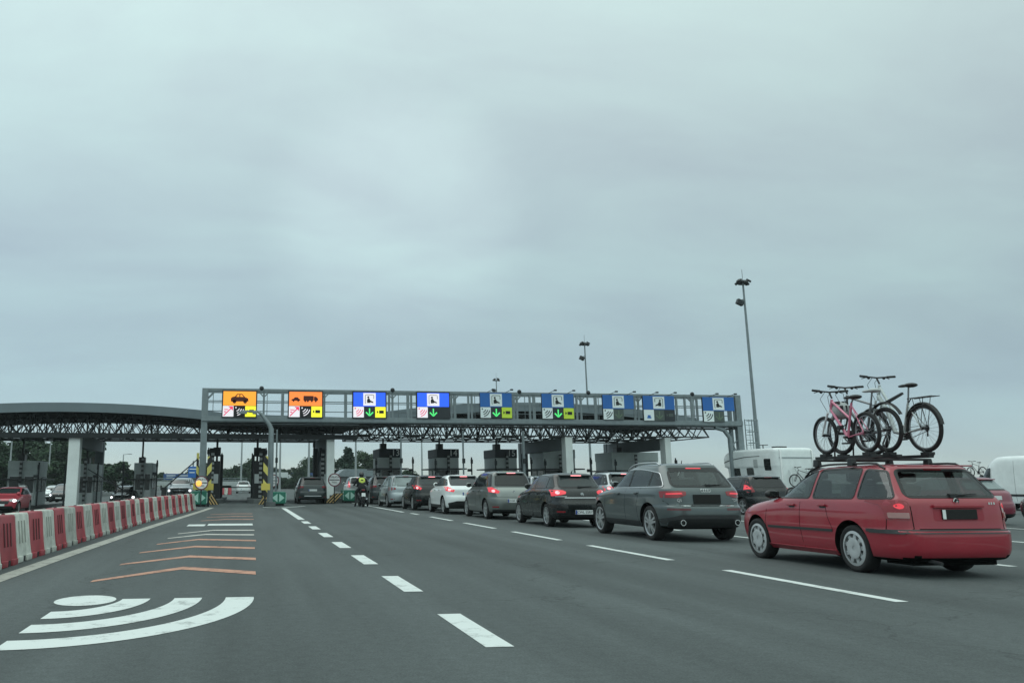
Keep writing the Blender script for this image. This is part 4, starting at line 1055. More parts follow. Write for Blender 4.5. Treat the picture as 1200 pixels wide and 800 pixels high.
    def wheels(s, style='spoke', n=5, rimr=.7, mt=None, w=.21):
        r = s.wr; mt = mt or M_alloy
        for y in s.ax:
            for sd in (-1, 1):
                x = sd*(s.xw-w/2); t = MB(); h = w/2
                t.lathe([(-h*.8, r*rimr*.96), (-h*.98, r*.80), (-h, r*.90), (-h*.86, r*.975), (-h*.6, r), (h*.6, r), (h*.86, r*.975), (h, r*.90), (h*.98, r*.80), (h*.8, r*rimr*.96)], (x, y, r), 'x', 36 if s.det else 20)
                wo_ = t.build('wheel', M_rub, s.root, smooth=50)
                q = MB(); rr = r*rimr*1.0; xo = x+sd*h
                q.lathe([(-.16*sd, rr*.9), (-.02*sd, rr*.93), (-.012*sd, rr*1.03), (-.02*sd, rr*1.06), (-.05*sd, rr*1.03)], (xo, y, r), 'x', 36 if s.det else 20, mt)
                q.lathe([(-.09*sd, .001), (-.09*sd, rr*.95)], (xo, y, r), 'x', 24, M_blk)
                q.lathe([(-.012*sd, .001), (-.012*sd, rr*.14), (-.04*sd, rr*.22)], (xo, y, r), 'x', 16, mt)
                if style == 'hub':
                    q.lathe([(-.006*sd, rr*.14), (.004*sd, rr*.45), (-.002*sd, rr*.60)], (xo, y, r), 'x', 30, mt)
                    q.lathe([(-.002*sd, rr*.84), (-.01*sd, rr*1.0)], (xo, y, r), 'x', 30, mt)
                for i in range(n):
                    a = 2*math.pi*i/n+.3; ca, sa = math.cos(a), math.sin(a); ws = (.13 if style == 'spoke' else .15)*rr*(5/n)**.5
                    for fork in ((-1, 1) if style == 'fork' else (0,)):
                        vs = []
                        for rad, wd, dx in ((rr*.12, ws*1.1, -.012), (rr*.98, ws*(.75 if style != 'hub' else 1.1), -.02)):
                            c2 = fork*rr*(.05 if rad < rr*.5 else .17)
                            for sg in (-1, 1):
                                px_, pz_ = rad*ca-(sg*wd/(1.6 if fork else 1)+c2)*sa, rad*sa+(sg*wd/(1.6 if fork else 1)+c2)*ca
                                vs += [(xo+dx*sd, y+px_, r+pz_), (xo+(dx-.045)*sd, y+px_, r+pz_)]
                        q.add(vs, [(0, 2, 6, 4), (1, 5, 7, 3), (0, 4, 5, 1), (2, 3, 7, 6), (4, 6, 7, 5), (0, 1, 3, 2)], mt)
                q.build('rim', None, wo_, smooth=35)
        u = MB()
        for y in s.ax: u.bar((-s.xw+.15, y, r), (s.xw-.15, y, r), .06, n=6)
        u.build('axle', M_blk, s.root)
    def dlo(s, zb_r, zb_f, zt_r, zt_f, tf=.84, tr=.9, tft=None, trt=None):
        def ext(z, t, which):
            K = s.keys
            for a, b in zip(K, K[1:]):
                if a[0] <= z <= b[0]:
                    q = (z-a[0])/(b[0]-a[0]); r = a[1]+(b[1]-a[1])*q; f = a[2]+(b[2]-a[2])*q; c = (r+f)/2
                    return c+(f-c)*t if which == 'f' else c+(r-c)*t
        tft = tft or tf; trt = trt or tr
        y0, y1 = ext(zb_r, tr, 'r'), ext(zb_f, tf, 'f'); ym0, ym1 = ext(zt_r, trt, 'r'), ext(zt_f, tft, 'f')
        top = [(ym1, zt_f)]+[(ym1+(ym0-ym1)*t, zt_f+(zt_r-zt_f)*t+.045*math.sin(math.pi*t)) for t in (.25, .5, .75)]+[(ym0, zt_r)]
        return [(y0, zb_r), (y0+(y1-y0)*.5, (zb_r+zb_f)/2-.004), (y1, zb_f)]+top
    def side_windows(s, dlo, cuts, slant=0, seal=None, glass=None, g=.016, whole=False, r=.035, gap=.03):
        seal = seal or M_blk; glass = glass or [M_glass]*8
        for v in 'LR':
            if whole: s.panel('window_surround', [(v, grow(rnd_poly(dlo, r), g))], seal, .0035)
            for i, (a, b) in enumerate(zip(cuts, cuts[1:])):
                p = clip(dlo, a+gap/2, b-gap/2, slant)
                if len(p) < 3: continue
                p = rnd_poly(p, r)
                if not whole: s.panel('window_seal', [(v, grow(p, g))], seal, .0035)
                s.panel('side_window', [(v, p)], glass[i], .007)
    def seams(s, lines, w=.009):
        for v in 'LR':
            mb = MB()
            for l in lines:
                for q in strip(l, w): s.patch(mb, q, v, .0015, .1, depth=.004)
            mb.build('door_gaps', M_well, s.root)
    def handles(s, pts, mt=None, L=.17):
        for v, sd in (('L', -1), ('R', 1)):
            for y, z in pts:
                p, nn = s.hit(v, y, z); mb = MB(); mb.box(p+nn*.022, (.03, L, .032)); mb.build('door_handle', mt or s.body_mat, s.root, bevel=.01, smooth=40)
                mb2 = MB(); s.patch(mb2, rnd_poly([(y-L*.45, z-.035), (y+L*.45, z-.035), (y+L*.45, z+.02), (y-L*.45, z+.02)], .02), v, .001, depth=.004); mb2.build('handle_recess', M_trim, s.root)
    def mirrors(s, y, z, mt=None, size=(.11, .075, .085)):
        for v, sd in (('L', -1), ('R', 1)):
            p, nn = s.hit(v, y, z-.03); c = Vector((p.x+sd*.13, y+.01, z+.03)); mb = MB()
            mb.ball(c, size, nu=14, nv=10); mb.bar((p.x-sd*.03, y, z-.03), c, .022, n=6)
            mo = mb.build('door_mirror', mt or s.body_mat, s.root, smooth=70)
            g = MB(); g.box(c+Vector((0, -size[1]*.92, 0)), (size[0]*1.3, .01, size[2]*1.2)); g.build('mirror_glass', M_glassD, mo, bevel=.003)
    def rails(s, x, y0, y1, h=.045, mt=None, r=.014):
        for sd in (-1, 1):
            pts = []
            for i in range(13):
                t = i/12; y = y0+(y1-y0)*t; p, nn = s.hit('T', sd*x, y); e = min(1, math.sin(math.pi*min(max(t, 0), 1))*3.5); pts.append((sd*x, y, p.z+.004+h*min(1, e)))
            mb = MB(); mb.tube(pts, r, n=8); mb.build('roof_rail', mt or M_blk, s.root, smooth=50)
    def rbox(s, name, x, z, dims, mt, view='B', out=.0, bevel=.006, tilt=0):
        p, nn = s.hit(view, x, z); mb = MB(); mb.box(p+nn*out, dims, rot=Matrix.Rotation(tilt, 3, 'X')); return mb.build(name, mt, s.root, bevel=bevel)
    def plate(s, z, txt=None, w=.52, h=.115, black=False, view='B', eu=True, tilt=0):
        p, nn = s.hit(view, 0, z); sg = -1 if view == 'B' else 1; y = p.y+sg*.014
        mb = MB(); mb.box((0, y, z), (w, .02, h)); o = mb.build('number_plate', M_pblk if black else M_plate, s.root, bevel=.004)
        if eu: e = MB(); e.box((sg*(w/2-.025)*1.0, y+sg*.0115, z), (.045, .004, h*.94)); e.build('plate_strip', M_white if black else M_eu, o)
        if txt: text_mesh(txt, h*.86, 'plate_text', M_ink, o, Matrix.Translation((.02, y-.012, z)), depth=.002, font_w=.95)
        return o
# key sections: height, rear end, front end, half width
WAGON = [(.20, -2.02, 2.05, .76), (.24, -2.20, 2.18, .83), (.36, -2.275, 2.25, .868), (.50, -2.285, 2.275, .880), (.585, -2.28, 2.27, .885), (.61, -2.225, 2.26, .884), (.72, -2.215, 2.20, .882), (.80, -2.212, 2.05, .878), (.88, -2.205, 1.72, .868), (.94, -2.195, 1.30, .856), (.985, -2.175, .98, .838), (1.04, -2.125, .84, .815), (1.16, -2.02, .63, .768), (1.29, -1.905, .38, .712), (1.375, -1.83, .17, .668), (1.42, -1.775, -.02, .62), (1.445, -1.62, -.28, .52)]
SUV = [(.26, -2.05, 2.08, .82), (.30, -2.2, 2.2, .885), (.42, -2.285, 2.27, .925), (.56, -2.30, 2.30, .938), (.70, -2.29, 2.30, .942), (.76, -2.235, 2.28, .940), (.88, -2.225, 2.20, .935), (.97, -2.215, 1.92, .925), (1.03, -2.20, 1.50, .91), (1.08, -2.175, 1.12, .888), (1.14, -2.115, .95, .86), (1.28, -1.97, .70, .805), (1.44, -1.795, .40, .745), (1.54, -1.69, .14, .69), (1.585, -1.66, -.10, .635), (1.61, -1.5, -.4, .53)]
HATCH = [(.20, -1.95, 1.98, .78), (.24, -2.08, 2.08, .85), (.36, -2.15, 2.14, .888), (.50, -2.165, 2.165, .897), (.62, -2.16, 2.16, .9), (.70, -2.11, 2.12, .898), (.80, -2.085, 1.98, .892), (.89, -2.06, 1.62, .88), (.95, -2.03, 1.22, .865), (.995, -1.97, .98, .845), (1.06, -1.88, .84, .815), (1.18, -1.74, .60, .762), (1.30, -1.62, .32, .705), (1.375, -1.56, .08, .655), (1.41, -1.52, -.12, .60), (1.432, -1.38, -.35, .5)]
MPV = [(.20, -1.98, 2.0, .78), (.24, -2.10, 2.10, .85), (.36, -2.19, 2.18, .885), (.52, -2.20, 2.20, .9), (.68, -2.175, 2.19, .904), (.74, -2.13, 2.16, .903), (.86, -2.12, 1.98, .898), (.95, -2.11, 1.66, .888), (1.01, -2.09, 1.38, .875), (1.06, -2.06, 1.20, .86), (1.16, -2.0, 1.0, .83), (1.32, -1.90, .72, .775), (1.46, -1.81, .42, .72), (1.54, -1.75, .16, .665), (1.58, -1.70, -.08, .61), (1.605, -1.5, -.4, .5)]
CUV = [(.22, -1.95, 1.98, .78), (.26, -2.10, 2.10, .86), (.40, -2.17, 2.17, .895), (.56, -2.18, 2.18, .902), (.68, -2.16, 2.17, .9), (.76, -2.10, 2.12, .898), (.88, -2.10, 1.96, .89), (.96, -2.09, 1.6, .878), (1.02, -2.0, 1.2, .86), (1.07, -1.88, .98, .838), (1.16, -1.70, .80, .80), (1.30, -1.44, .50, .735), (1.42, -1.22, .22, .675), (1.48, -1.12, 0, .63), (1.515, -1.08, -.2, .57), (1.53, -.95, -.4, .48)]
P_red = paint('paint_red', (.31, .018, .034), 0, .42, .9)
P_gry = paint('paint_grey_metallic', (.085, .105, .108), .45, .34)
P_blk = paint('paint_black', (.006, .008, .009), 0, .25, .5)
P_scen = paint('paint_taupe_grey', (.13, .145, .14), .4, .35)
P_wht = paint('paint_pearl_white', (.76, .79, .79), 0, .3)
P_slv = paint('paint_silver', (.34, .38, .40), .5, .32)
P_dgr = paint('paint_dark_grey', (.040, .050, .053), .3, .3, .5)
P_mar = paint('paint_maroon', (.20, .02, .045), 0, .3)
P_redl = paint('paint_pinkish_red', (.42, .05, .07), 0, .35)
P_van = paint('paint_van_white', (.80, .84, .84), 0, .4)
def badge(c, z, r=.045, x=0, name='badge', mt=None, view='B'):
    p, nn = c.hit(view, x, z); sg = -1 if view == 'B' else 1; mb = MB(); mb.lathe([(0, .001), (0, r*.9), (-.012*sg*-1, r)], p+Vector((0, sg*.006, 0)), 'y', 20, mt or M_chrome); return mb.build(name, mt or M_chrome, c.root, smooth=30)
def wiper(c, z, x0=.02, x1=.38, dz=.035):
    p0, _ = c.hit('B', x0, z); p1, _ = c.hit('B', x1, z+dz); mb = MB(); mb.bar(p0+Vector((0, -.03, 0)), p1+Vector((0, -.025, 0)), .014, n=6, r2=.007); mb.box(p0+Vector((0, -.02, -.005)), (.1, .05, .05)); mb.build('rear_wiper', M_blk, c.root)
def trap(b, t, z0, z1): return [(-b, z0), (b, z0), (t, z1), (-t, z1)]

# 1. red estate with the bicycles
ox_, oy = 9.235, 13.02
c = Car('parked_car', 'red estate car with bicycles on its roof, nearest car to the camera', 'car', (ox_, oy, 0), WAGON, P_red, wr=.318, ax=(-1.10, 1.30), nr=8.5, sx=.965, sy=.955)
OCT = c; c.root.name = 'estate_car'
c.wheels('hub', 9, .74, M_hub)
d = c.dlo(1.01, .985, 1.355, 1.355, tf=.86, tr=.905, tft=.80)
cuts = [-2.2, -1.10, -.10, 1.6]
sidep = [rnd_poly(clip(d, a_+.045, b_-.045, -.12), .05) for a_, b_ in zip(cuts, cuts[1:])]
rearp = rnd_poly(trap(.635, .535, 1.035, 1.36), .055); frontp = rnd_poly(trap(.66, .55, 1.03, 1.36), .06)
c.hollow([grow(p_, -.004) for p_ in sidep], rearp, frontp); c.cabin()
for v in 'LR':
    for p_ in sidep: c.ring('window_seal', p_, .018, v, M_blk); c.panel('side_window', [(v, p_)], M_win, .001, depth=.004)
c.ring('rear_window_seal', rearp, .028, 'B', M_blk); c.panel('rear_window', [('B', rearp)], M_win, .001, depth=.004)
c.ring('windshield_seal', frontp, .02, 'F', M_blk); c.panel('windshield', [('F', frontp)], M_win, .001, depth=.004)
for o in c.mirror('tail_light', rnd_poly([(.655, .735), (.818, .735), (.818, .98), (.685, .98), (.655, .94)], .02), 'B', M_red, .008): pass
c.mirror('reversing_lens', rnd_poly([(.675, .755), (.805, .755), (.805, .825), (.675, .825)], .01), 'B', mat('lens_pink_clear', (.42, .22, .21), .2, 0, .4), .018, depth=.004, step=.03)
c.mirror('brake_lamp', circ(.74, .905, .036, 12), 'B', M_redlit, .012)
c.panel('bumper_strip', [('B', rc(-.86, .565, .86, .605)), ('L', [(-1.50, .555), (-2.06, .555), (-2.06, .60), (-1.50, .60)]), ('R', [(-1.50, .555), (-2.06, .555), (-2.06, .60), (-1.50, .60)])], M_trim, .012)
for v in 'LR': c.panel('side_moulding', [(v, [(-.72, .525), (.92, .515), (.92, .55), (-.72, .56)])], M_trim, .012)
for v in 'LR': c.panel('sill', [(v, [(-.72, .215), (.96, .215), (.96, .27), (-.72, .27)])], P_red, .02)
c.seams([[(-.72, .56), (-.63, .72), (-.56, .98), (-.30, 1.0)], [(.02, .27), (.06, .6), (.02, 1.0)], [(.96, .27), (1.0, .6), (.90, .96)], [(-1.80, .60), (-1.82, .74)]])
mb = MB()
for q in strip([(-.66, .62), (.66, .62)], .010)+strip([(-.645, .62), (-.65, 1.0)], .010)+strip([(.645, .62), (.65, 1.0)], .010): c.patch(mb, q, 'B', .0015, .1, depth=.004)
mb.build('tailgate_gap', M_well, c.root)
c.handles([(-.52, .885), (.24, .875)])
c.mirrors(.86, 1.0, M_blk, (.12, .08, .07))
c.rails(.60, -1.62, .18, .05, M_blk, .015)
c.rbox('plate_grip', 0, .905, (.72, .05, .035), P_red, out=.016)
c.panel('plate_recess', [('B', rnd_poly(rc(-.36, .72, .36, .885), .03))], mat('paint_red_recess', (.30, .026, .042), .5), .002)
c.plate(.805, None, .50, .125, black=True)
bd = badge(c, .975, .042, name='badge_ring'); b = MB(); p, _ = c.hit('B', 0, .975); b.box(p+Vector((0, -.014, 0)), (.012, .008, .055), rot=Matrix.Rotation(.5, 3, 'Y')); b.box(p+Vector((.012, -.014, .004)), (.03, .008, .012)); b.build('badge_mark', M_ink, bd)
for i, x in enumerate((.47, .505, .545)): c.rbox('model_letters', x, .94, (.022, .012, .03), M_chrome, out=.004, bevel=.002)
wiper(c, 1.045, .0, .36, .02)
b = MB(); b.box((0, -1.80, 1.432), (1.02, .12, .018)); b.build('roof_lip', P_red, c.root, bevel=.006)
c.panel('high_brake_light', [('B', rc(-.13, 1.37, .13, 1.392))], M_red, .006)
b = MB(); b.bar((-.45, -2.05, .22), (-.45, -2.26, .2), .025, n=10); b.build('exhaust', M_trim, c.root)
b = MB()
b.box((0, -1.70, .20), (1.2, .5, .09)); b.build('underbody', M_well, c.root)
# fuel flap seam on left is absent; roof bars and bike trays
ZR = 1.50
BARY = (-.95, -.15)
for y in BARY:
    b = MB(); b.box((0, y, ZR+.035), (1.26, .055, .032))
    o = b.build('roof_bar', M_blk, c.root, bevel=.008)
    for sd in (-1, 1): f = MB(); f.box((sd*.60, y, ZR-.005), (.09, .11, .11), taper=(.8, .8)); f.build('bar_foot', M_blk, o, bevel=.012)

# bicycles --------------------------------------------------------
M_tyre = mat('bike_tyre', (.012, .012, .013), .8)
M_rimb = mat('bike_rim_dark', (.05, .05, .055), .4, .5); M_spk = mat('spoke', (.35, .36, .38), .35, .8)
M_brk = mat('bike_black', (.015, .015, .017), .45)
def bicycle(name, label, loc, col, style='diamond', r=.335, wb=1.04, bar='flat', fender=False, rack=False, helmet=False, seatz=.93, fork=None, group='bicycles on the red estate roof', lean=0, rimm=None, steer=0, hi=1.03, rz=0, cover=None):
    root = empty('bicycle', loc, rz, label, 'bicycle', group)
    F = mat('frame_'+name, col, .3, .1, .6); fk = fork or F
    yr, yf = -wb*.5, wb*.5
    for y in (yr, yf):
        t = MB(); t.tube([(0, y+(r-.02)*math.cos(a), r+(r-.02)*math.sin(a)) for a in [i*math.pi/24 for i in range(48)]], .028, n=8, closed=True)
        w_ = t.build('wheel', M_tyre, root, smooth=60)
        q = MB(); q.tube([(0, y+(r-.05)*math.cos(a), r+(r-.05)*math.sin(a)) for a in [i*math.pi/18 for i in range(36)]], .012, n=6, closed=True); q.build('rim', rimm or M_spk, w_, smooth=60)
        q = MB()
        for i in range(24):
            a = i*math.pi/12; q.bar((.022*(-1)**i, y+.02*math.cos(a+.5), r+.02*math.sin(a+.5)), (0, y+(r-.05)*math.cos(a), r+(r-.05)*math.sin(a)), .0022, n=3)
        q.build('spokes', M_spk, w_); h = MB(); h.bar((-.05, y, r), (.05, y, r), .022, n=10); h.build('hub', M_brk, w_, smooth=50)
    bb = Vector((0, yr+.43, r-.055)); head_t = Vector((0, yf-.235, .86*hi)); head_b = Vector((0, yf-.195, .73*hi)); seat_t = Vector((0, yr+.265, .74)); sad = Vector((0, yr+.215, seatz))
    f = MB(); f.bar(head_t+Vector((0, -.008, .03)), head_b, .021, n=10)
    f.bar(bb, seat_t, .018, n=10)
    if style == 'diamond': f.bar(seat_t-Vector((0, 0, .02)), head_t, .017, n=10); f.bar(bb, head_b, .021, n=10)
    elif style == 'mixte': f.bar(bb+(seat_t-bb)*.55, head_t, .018, n=10); f.bar(bb, head_b, .022, n=10)
    else:
        f.tube([head_b+Vector((0, 0, .02)), head_b+Vector((0, -.16, -.22)), bb+Vector((0, .18, .03)), bb], .034, n=10)
        f.tube([head_t, head_t+Vector((0, -.18, -.28)), bb+(seat_t-bb)*.28+Vector((0, .1, 0)), bb+(seat_t-bb)*.25], .022, n=8)
    for sx in (-.05, .05):
        f.bar(bb, (sx, yr, r), .010, n=6); f.bar(seat_t-Vector((0, 0, .05)), (sx, yr, r), .009, n=6)
    f.build('frame', F, root, smooth=50)
    k = MB(); k.tube([head_b+Vector((0, .0, -.01)), head_b+Vector((0, .01, -.05))], .028, n=8)
    for sx in (-.055, .055): k.tube([head_b+Vector((sx*.9, .01, -.05)), (sx, yf-.07, r+.14), (sx, yf, r)], [.017, .015, .009], n=8)
    k.build('fork', fk, root, smooth=50)
    s_ = MB(); s_.bar(seat_t, sad, .013, n=8); s_.build('seat_post', M_spk, root, smooth=50)
    s_ = MB(); v = sad+Vector((0, .02, .02))
    s_.ball(v+Vector((0, -.07, 0)), (.09, .10, .035), nu=14); s_.ball(v+Vector((0, .07, .005)), (.035, .13, .024), nu=12); s_.build('saddle', cover or M_brk, root, smooth=80)
    st = head_t+Vector((0, -.012, .05)); hb = st+Vector((0, .05, .10)) if bar == 'flat' else st+Vector((0, .03, .16)); hw = .30
    b_ = MB(); b_.bar(st, hb, .014, n=8)
    if bar == 'flat': pts = [hb+Vector((x, -.03*abs(x)/.3, .02*abs(x)/.3)) for x in (-.3, -.15, 0, .15, .3)]
    else: pts = [hb+Vector(p) for p in ((-.29, -.20, .05), (-.25, -.08, .055), (-.12, .03, .02), (0, .04, 0), (.12, .03, .02), (.25, -.08, .055), (.29, -.20, .05))]
    b_.tube(pts, .012, n=8); b_.build('handlebar', M_brk, root, smooth=50)
    for e, e2 in ((pts[0], pts[1]), (pts[-1], pts[-2])):
        g_ = MB(); e = Vector(e); d_ = (Vector(e2)-e).normalized(); g_.bar(e, e+d_*.13, .019, n=8); g_.bar(e+d_*.15+Vector((0, .02, 0)), e+d_*.06+Vector((0, .05, -.03)), .006, n=5); g_.ball(e+d_*.17+Vector((0, .02, -.01)), .024, nu=8, nv=6); g_.build('grip_and_lever', M_brk, root, smooth=60)
    cb_ = MB(); cb_.tube([hb+Vector((.05, .02, 0)), hb+Vector((.05, .12, -.06)), head_b+Vector((.03, .06, .02)), head_b+Vector((.03, -.02, 0))], .004, n=5); cb_.tube([hb+Vector((-.06, .02, 0)), hb+Vector((-.07, .14, -.1)), head_b+Vector((-.03, .05, -.03)), Vector((-.05, yf-.04, r+.1))], .004, n=5); cb_.build('cables', M_brk, root)
    c_ = MB(); c_.lathe([(.045, .001), (.045, .088), (.052, .092), (.052, .001)], bb, 'x', 28)
    for sg in (-1, 1):
        a = R(35 if sg > 0 else 215); e = bb+Vector((sg*.09, .17*math.cos(a), .17*math.sin(a))); c_.bar(bb+Vector((sg*.07, 0, 0)), e, .011, n=6); c_.box(e+Vector((sg*.05, 0, 0)), (.09, .085, .022))
    c_.bar(bb+Vector((-.07, 0, 0)), bb+Vector((.07, 0, 0)), .02, n=8)
    c_.bar(bb+Vector((.048, 0, .088)), (.048, yr, r+.04), .005, n=4); c_.bar(bb+Vector((.048, 0, -.088)), (.048, yr, r-.04), .005, n=4); c_.lathe([(.04, .001), (.04, .05), (.06, .03)], (0, yr, r), 'x', 16); c_.bar((.05, yr, r), (.05, yr+.02, r-.12), .012, n=5)
    c_.build('drivetrain', M_brk, root, smooth=40)
    if fender:
        for y, a0, a1 in ((yr, 25, 175), (yf, 35, 150)) if fender == 'full' else ((yr, 55, 150),):
            fm = MB(); rr = r+.03+(.05 if fender == 'mtb' else 0); n = 12; vs = []
            for i in range(n+1):
                a = R(a0+(a1-a0)*i/n)
                for x, dr in ((-.03, -.012), (-.012, .006), (.012, .006), (.03, -.012)): vs.append((x, y+(rr+dr)*math.cos(a), r+(rr+dr)*math.sin(a)))
            vs2 = [(x, y+(yy-y)*.985, r+(zz-r)*.985) for x, yy, zz in vs]; m_ = len(vs)
            fm.add(vs+vs2, [(i*4+j, i*4+j+1, i*4+5+j, i*4+4+j) for i in range(n) for j in range(3)]+[(m_+i*4+j, m_+i*4+4+j, m_+i*4+5+j, m_+i*4+j+1) for i in range(n) for j in range(3)])
            if fender == 'mtb': fm.bar((0, yr+.24, .70), (0, yr-.05, r*2+.06), .01, n=5); fm.bar((0, yr-.05, r*2+.06), (0, yr-.42, r*2+.17), .028, n=4, r2=.02)
            fm.build('mudguard', M_brk, root, smooth=50)
    if rack:
        k_ = MB(); z_ = r*2+.10
        for x in (-.06, .06): k_.bar((x, yr-.30, z_), (x, yr+.20, z_), .007, n=5); k_.bar((x, yr, r), (x, yr-.12, z_), .005, n=5); k_.bar((x, yr, r), (x, yr+.1, z_), .005, n=5)
        for i in range(5): k_.bar((-.06, yr-.28+i*.11, z_), (.06, yr-.28+i*.11, z_), .005, n=5)
        k_.bar((0, yr+.2, z_), (0, yr+.25, z_-.05), .008, n=5); k_.build('rear_rack', M_brk, root)
    return root
ZB_ = 1.645
bicycle('pink', 'pink child-size bicycle with white fork, leftmost on the red car roof', (ox_-.20, oy-.32, ZB_), (.66, .20, .30), 'mixte', r=.29, wb=.96, fork=mat('fork_white', (.6, .6, .62), .4), seatz=.80, hi=.93)
bicycle('grey', 'grey bicycle with raised black rear mudguard, in the middle of the red car roof', (ox_+.11, oy-.30, ZB_), (.16, .17, .18), 'diamond', r=.325, wb=1.03, fender='mtb', seatz=.90, bar='flat', hi=1.02, rimm=M_rimb, cover=mat('saddle_bag_white', (.45, .48, .48), .5))
bicycle('white', 'white step-through bicycle with rear rack, rightmost on the red car roof', (ox_+.61, oy-.42, ZB_), (.50, .54, .54), 'step', r=.345, wb=1.08, fender='full', rack=True, seatz=.97, bar='flat', hi=1.20)
# helmet slung from the middle bicycle
p = Vector((ox_-.08, oy-.10, ZB_+.66)); b = MB(); b.ball((0, 0, 0), (.13, .15, .14), nu=18, nv=12); o = b.build('bicycle_helmet', mat('helmet_pale', (.36, .38, .38), .5), smooth=80); o.location = p
tag(o, 'pale grey helmet hanging between the pink and the grey bicycle', 'helmet')
b = MB()
for a in (-.07, 0, .07): b.box((a, .0, .11), (.022, .17, .05)); b.box((a, -.125, .02), (.022, .05, .09))
b.build('vents', M_brk, o); b = MB(); b.tube([(-.1, 0, -.05), (-.06, -.03, -.2), (0, -.03, -.24), (.06, -.03, -.2), (.1, 0, -.05)], .008, n=5); b.build('strap', M_brk, o)
for k, x in enumerate((-.20, .11, .61)):
    b = MB(); y0, y1 = (-1.02, .42)
    b.box((x, (y0+y1)/2, ZR+.085), (.09, y1-y0, .045))
    for y in ((-.80, .20), (-.82, .22), (-.96, .12))[k]: b.box((x, y, ZR+.125), (.11, .16, .04)); b.bar((x-.05, y-.06, ZR+.09), (x-.05, y+.04, ZR+.20), .01); b.bar((x+.05, y-.06, ZR+.09), (x+.05, y+.04, ZR+.20), .01)
    o = b.build('bike_tray', M_blk, OCT.root, bevel=.005)
    a = MB(); a.tube([(x-.10, -.15, ZR+.07), (x-.10, -.18, ZR+.30), (x-.05, -.28, ZR+.52)], .012, n=6); a.box((x-.045, -.28, ZR+.53), (.07, .06, .06)); a.build('clamp_arm', M_brk, o, smooth=50)
# 2. grey SUV
def suv_common(c, lit=False): pass
c = Car('suv', 'dark grey SUV with silver roof rails and black number plate, ahead of the red estate', 'car', (9.62, 20.42, 0), SUV, P_gry, wr=.365, ax=(-1.37, 1.44), nr=6, archr=.425)
c.wheels('fork', 5, .72, M_alloy, .25)
d = c.dlo(1.13, 1.09, 1.42, 1.49, tf=.85, tr=.86, tft=.82, trt=.82)
cuts = [-2.2, -1.22, -.22, 1.6]
sidep = [rnd_poly(clip(d, a_+.025, b_-.025, -.10), .05) for a_, b_ in zip(cuts, cuts[1:])]
rearp = rnd_poly(trap(.66, .575, 1.15, 1.45), .07); frontp = rnd_poly(trap(.70, .58, 1.16, 1.50), .06)
c.hollow([grow(p_, -.004) for p_ in sidep], rearp, frontp, .9, 1.14); c.cabin((.25, -.65), 1.05, 1.34, .42)
for v in 'LR':
    c.ring('window_trim', rnd_poly(d, .07), .010, v, M_alloy, .008)
    for p_ in sidep: c.ring('window_seal', p_, .012, v, M_blk); c.panel('side_window', [(v, p_)], M_winD, .001, depth=.004)
c.ring('rear_window_seal', rearp, .035, 'B', M_blk); c.panel('rear_window', [('B', rearp)], M_winD, .001, depth=.004)
c.panel('window_header', [('B', rnd_poly(trap(.57, .55, 1.485, 1.53), .01))], M_blk, .007)
c.ring('windshield_seal', frontp, .02, 'F', M_blk); c.panel('windshield', [('F', frontp)], M_win, .001, depth=.004)
c.panel('high_brake_light', [('B', rc(-.17, 1.50, .17, 1.52))], M_redlit, .012)
c.mirror('tail_light', rnd_poly([(.45, .955), (.62, .90), (.865, .90), (.865, 1.035), (.60, 1.045), (.44, 1.03)], .02), 'B', M_red, .008)
c.mirror('lit_band', rnd_poly([(.52, .975), (.80, .965), (.80, .995), (.54, 1.005)], .01), 'B', M_redlit, .013)
c.panel('bumper_insert', [('B', rnd_poly([(-.86, .36), (.86, .36), (.90, .47), (.62, .555), (-.62, .555), (-.90, .47)], .04))], M_trim, .006)
c.panel('lower_valance', [('B', rnd_poly([(-.8, .30), (.8, .30), (.80, .43), (.62, .48), (-.62, .48), (-.8, .43)], .04))], M_blk, .010)
c.panel('bumper_trim', [('B', rc(-.58, .725, .58, .742))], M_chrome, .012)
c.mirror('bumper_reflector', rnd_poly(rc(.40, .645, .82, .69), .015), 'B', mat('reflector_dull_red', (.13, .04, .045), .3), .006)
c.plate(.875, None, .60, .19, black=True, eu=False)
for i in range(4):
    b = MB(); p, _ = c.hit('B', 0, 1.065); b.tube([(-.075+.05*i+.033*math.cos(a), p.y-.018, 1.052+.033*math.sin(a)) for a in [j*math.pi/8 for j in range(16)]], .006, n=5, closed=True); b.build('badge_ring', M_chrome, c.root, smooth=50)
for x, t in ((-.60, 'Q5'), (.62, 'TDI')):
    p, _ = c.hit('B', x, .85); text_mesh(t, .085, 'badge_letters', M_chrome, c.root, Matrix.Translation((x, p.y-.008, .85)), depth=.004)
for sd in (-1, 1):
    b = MB(); b.lathe([(0, .05), (-.02, .062), (-.02, .045), (.05, .04)], (sd*.60, -2.30, .40), 'y', 20); b.build('exhaust_tip', M_chrome, c.root, smooth=40)
c.rails(.62, -1.45, .25, .05, M_alloy, .017)
c.handles([(-.80, .985), (.18, .965)])
c.mirrors(.98, 1.14, P_gry)
for v in 'LR': c.panel('sill_cladding', [(v, [(-.90, .28), (.98, .28), (.98, .40), (-.90, .40)])], M_trim, .012)
c.seams([[(-.86, .40), (-.80, .74), (-.98, 1.1)], [(-.18, .40), (-.16, .7), (-.22, 1.1)], [(1.0, .40), (1.02, .7), (.93, 1.08)]])
mb = MB()
for q in strip([(-.78, .765), (.78, .765)], .010)+strip([(-.78, .765), (-.90, .90)], .010)+strip([(.78, .765), (.90, .90)], .010): c.patch(mb, q, 'B', .0015, .1, depth=.004)
mb.build('tailgate_gap', M_well, c.root)
wiper(c, 1.16, .1, .45, .02)
